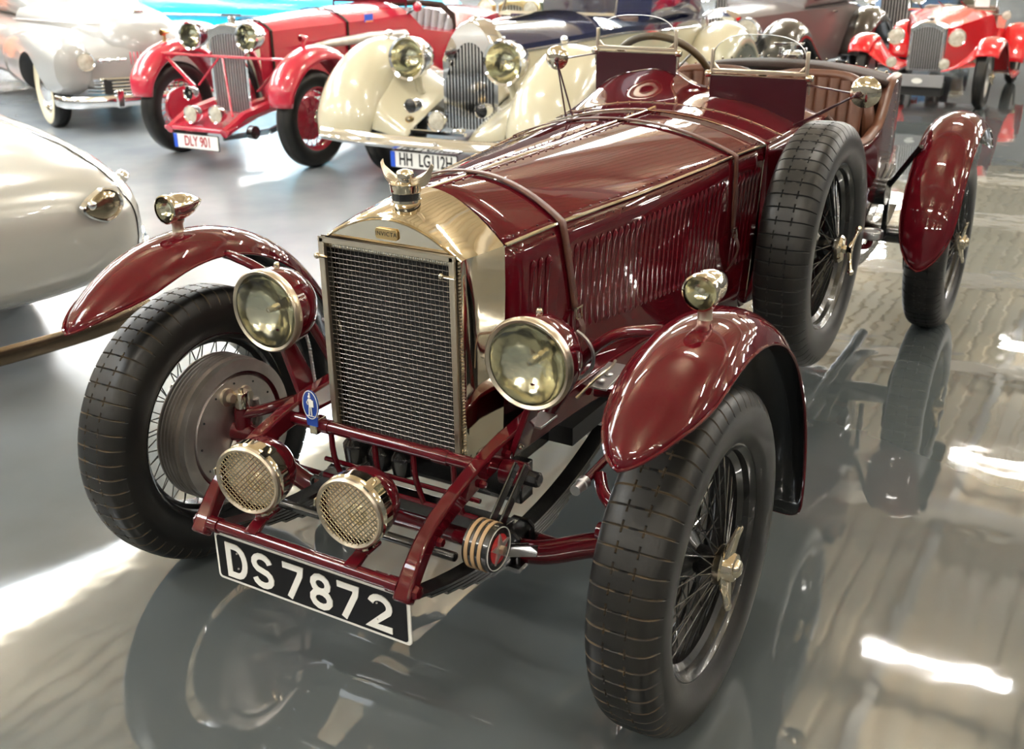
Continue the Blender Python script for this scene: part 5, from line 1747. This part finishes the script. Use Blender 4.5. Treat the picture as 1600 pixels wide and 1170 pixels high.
# ------------------------------------------------------------------ cyan saloon behind the tourer
cc = car_root('cyan_saloon', 'bright cyan large saloon standing across behind the red tourer', -7.2, 9.4, R(90))
cb2 = MB().loft([sup_ring(y, hw, zb, zt, e) for (y, hw, zb, zt, e) in ((-.9, .60, .45, .80, 3), (-.8, .85, .35, .92, 4), (-.4, .92, .28, .98, 5), (1, .95, .26, 1.0, 5), (3, .95, .26, 1.0, 5), (4.2, .90, .30, .96, 5), (4.6, .7, .42, .8, 3))]).build('body', M['cyan'], cc, ang=50)
MB().loft([sup_ring(y, hw, .9, zt, 4) for (y, hw, zt) in ((.7, .6, 1.0), (1.2, .75, 1.40), (1.5, .78, 1.48), (2.8, .78, 1.48), (3.3, .7, 1.3), (3.6, .6, 1.0))]).build('cabin', M['cyan'], cc, ang=50)
for s_ in (-1, 1):
    for yy, nm in ((0, 'front_wheel'), (3.1, 'rear_wheel')):
        cut(cb2, MB().lathe([(0, -.2), (.40, -.2), (.40, .4), (0, .4)], (s_ * .9, yy, .33), (s_, 0, 0), 28))
        bwheel(cc, (s_ * .84, yy, .34), s_, .34, .16, .21, 'cyan', spokes=False, ww=True, name=nm)
    lampset(cc, (s_ * .62, -.88, .72), .09, .1, 'chrome', 'headlamp', lens='frost')
    MB().tube([(s_ * .955, -.5, .72), (s_ * .965, 1, .74), (s_ * .965, 4, .72)], .014, 6).build('side_moulding', M['chrome'], cc)
    for y0, y1 in ((1.1, 1.95), (2.05, 3.1)):
        MB().box((s_ * .775, (y0 + y1) / 2, 1.22), (.03, y1 - y0, .30)).build('side_window', M['black_paint'], cc, bevel=.01)
MB().tube(spline([(-.95, -.5, .42), (-.85, -.95, .42), (0, -1.05, .42), (.85, -.95, .42), (.95, -.5, .42)], 5), .06, 10, squash=(1.2, .5)).build('front_bumper', M['chrome'], cc)
MB().tube(spline([(-.95, 4.3, .42), (-.85, 4.7, .42), (0, 4.8, .42), (.85, 4.7, .42), (.95, 4.3, .42)], 5), .06, 10, squash=(1.2, .5)).build('rear_bumper', M['chrome'], cc)

# ------------------------------------------------------------------ taupe saloon between the drophead and the roadster
tc_ = car_root('taupe_saloon', 'dark taupe vintage saloon with big round headlamps behind the maroon car', -2.58, 9.42, -.10)
for s_ in (-1, 1):
    bwheel(tc_, (s_ * .60, 0, .30), s_, .30, .14, .20, 'taupe', spokes=False)
    bwheel(tc_, (s_ * .62, 2.45, .30), s_, .30, .14, .20, 'taupe', spokes=False, name='rear_wheel')
    pts = [(-.46, .28, .17, .1), (-.44, .45, .20, .14), (-.3, .68, .21, .18), (-.05, .80, .21, .2), (.2, .76, .21, .2), (.45, .58, .19, .16), (.7, .38, .18, .1), (1.0, .27, .16, .08), (1.6, .25, .15, .06)]
    shell_wing(tc_, 'front_wing', 'taupe_dark', s_ * .64, pts, s_, NT=14, solid=.02)
    pts = [(1.85, .30, .15, .08), (1.95, .55, .18, .12), (2.15, .74, .19, .16), (2.45, .80, .19, .16), (2.75, .70, .18, .14), (3.0, .46, .17, .1), (3.1, .30, .15, .08)]
    shell_wing(tc_, 'rear_wing', 'taupe_dark', s_ * .66, pts, s_, NT=14, solid=.02)
    lampset(tc_, (s_ * .36 + .05, -.46, .70), .140, .2, 'chrome', lens='frost')
    lampset(tc_, (s_ * .25, -.55, .40), .06, .08, 'chrome', 'fog_lamp', lens='frost')
    for y0, y1 in ((1.05, 1.6), (1.68, 2.25)):
        MB().box((s_ * .508, (y0 + y1) / 2, 1.03), (.02, y1 - y0, .20)).build('side_window', M['black_paint'], tc_, bevel=.01)
    MB().box((s_ * .60, 1.45, .80), (.02, .12, .02)).build('door_handle', M['chrome'], tc_, bevel=.004)
grille(tc_, .20, .30, .82, .90, -.28, 11, slat='steel', depth=.14, shoulder=.08)
rings = []
for (y, hw, ze, zt, zb) in ((-.14, .20, .80, .90, .35), (.5, .34, .82, .92, .3), (.9, .48, .84, .92, .28), (1.2, .56, .84, .88, .26), (2.2, .56, .84, .88, .26), (2.9, .44, .74, .78, .3)):
    ring = [(hw * u_, y, ze + (zt - ze) * (1 - abs(u_) ** 2.4)) for u_ in [-1 + i / 6 for i in range(13)]] + [(hw, y, ze - .05), (hw * 1.02, y, (ze + zb) / 2), (hw * .95, y, zb), (-hw * .95, y, zb), (-hw * 1.02, y, (ze + zb) / 2), (-hw, y, ze - .05)]
    rings.append(ring)
MB().loft(rings).build('body', M['taupe'], tc_, ang=40)
MB().loft([sup_ring(y, hw, .82, zt, 4) for (y, hw, zt) in ((.9, .46, .92), (1.05, .50, 1.18), (1.5, .52, 1.24), (2.2, .50, 1.20), (2.6, .42, 1.0), (2.8, .36, .86))]).build('cabin', M['taupe'], tc_, ang=50)
MB().prism([(-.40, 0), (.40, 0), (.36, .24), (-.36, .24)], (0, .93, .93), (1, 0, 0), (0, .5, .86), .01).build('windscreen', M['black_paint'], tc_)
MB().tube([(-.6, -.62, .33), (0, -.66, .33), (.6, -.62, .33)], .03, 8, squash=(1.2, .5)).build('front_bumper', M['chrome'], tc_)

# ------------------------------------------------------------------ far cars, seen only in part
def far_car(name, label, x, y, rz, m, wing_m, sc1=.85, lamp_bowl='chrome', open_=False, slat_n=9, rim='chrome'):
    t = car_root(name, label, x, y, rz)
    for s_ in (-1, 1):
        bwheel(t, (s_ * .60, 0, .32), s_, .32, .13, .21, 'black')
        bwheel(t, (s_ * .60, 2.5, .32), s_, .32, .13, .21, 'black', name='rear_wheel')
        pts = [(-.40, .48, .13, .06), (-.3, .66, .14, .08), (-.05, .74, .14, .08), (.2, .70, .14, .08), (.45, .5, .13, .07), (.8, .3, .12, .05), (1.5, .27, .12, .04)]
        shell_wing(t, 'front_wing', wing_m, s_ * .62, pts, s_, solid=.012)
        pts = [(2.05, .36, .13, .06), (2.15, .6, .14, .08), (2.45, .74, .15, .08), (2.8, .66, .14, .08), (2.98, .4, .13, .06)]
        shell_wing(t, 'rear_wing', wing_m, s_ * .62, pts, s_, solid=.012)
        lampset(t, (s_ * .30, -.18, .84), .10, .16, lamp_bowl, rim=rim, lens='frost')
    grille(t, .19, .34, .88, .93, -.08, slat_n, shell=rim, slat='steel', shoulder=.05)
    rings = []
    tabs = ((.04, .19, .88, .94, .35), (.8, .32, .90, .96, .3), (1.2, .42, .90, .98, .28)) + (((1.35, .48, .80, .82, .26), (2.2, .50, .76, .78, .26), (2.7, .46, .86, .90, .28), (3.1, .40, .84, .86, .3)) if open_ else ((1.4, .52, .92, .96, .26), (2.4, .54, .92, .96, .26), (3.0, .44, .86, .9, .3)))
    for (y_, hw, ze, zt, zb) in tabs:
        rings.append([(hw * u_, y_, ze + (zt - ze) * (1 - abs(u_) ** 2.4)) for u_ in [-1 + i / 6 for i in range(13)]] + [(hw, y_, ze - .05), (hw * .98, y_, (ze + zb) / 2), (hw * .92, y_, zb), (-hw * .92, y_, zb), (-hw * .98, y_, (ze + zb) / 2), (-hw, y_, ze - .05)])
    MB().loft(rings).build('body', M[m], t, ang=40)
    MB().tube([(-.42, 1.2, .96), (.42, 1.2, .96), (.40, 1.28, 1.26), (-.40, 1.28, 1.26)], .014, 8, loop=True).build('windscreen_frame', M[rim], t)
    MB().prism([(-.41, 0), (.41, 0), (.40, .28), (-.40, .28)], (0, 1.205, .97), (1, 0, 0), (0, .2, .98), .004).build('windscreen_glass', M['glass'], t, smooth=False)
    if not open_:
        MB().loft([sup_ring(y_, hw, .88, zt, 4) for (y_, hw, zt) in ((1.25, .48, 1.28), (1.6, .50, 1.36), (2.5, .48, 1.34), (2.9, .42, 1.1))]).build('cabin', M[wing_m], t, ang=50)
    else:
        MB().box((0, 2.1, .86), (.8, .2, .3)).build('seat_back', M['leather_dark'], t, bevel=.05)
    return t


far_car('dark_green_tourer', 'dark green vintage tourer with brass lamps behind the cream radiator', -5.2, 9.5, .0, 'green_paint', 'black_paint', lamp_bowl='brass', open_=True, rim='brass')
far_car('black_tourer', 'black vintage saloon with pink-red bonnet edge behind the navy bonnet', -3.9, 13.2, .0, 'black_paint', 'taupe', open_=False)
far_car('blue_tourer', 'blue vintage car with black mudguards behind the red roadster', -1.75, 13.6, .05, 'blue_paint', 'black_paint', open_=False)
far_car('black_limousine', 'black vintage car partly in view at the top right corner', .95, 13.2, -.1, 'black_paint', 'black_paint')
far_car('orange_coupe', 'orange car showing only a strip at the left edge', -12.3, 5.2, .6, 'orange', 'orange')
#@@END
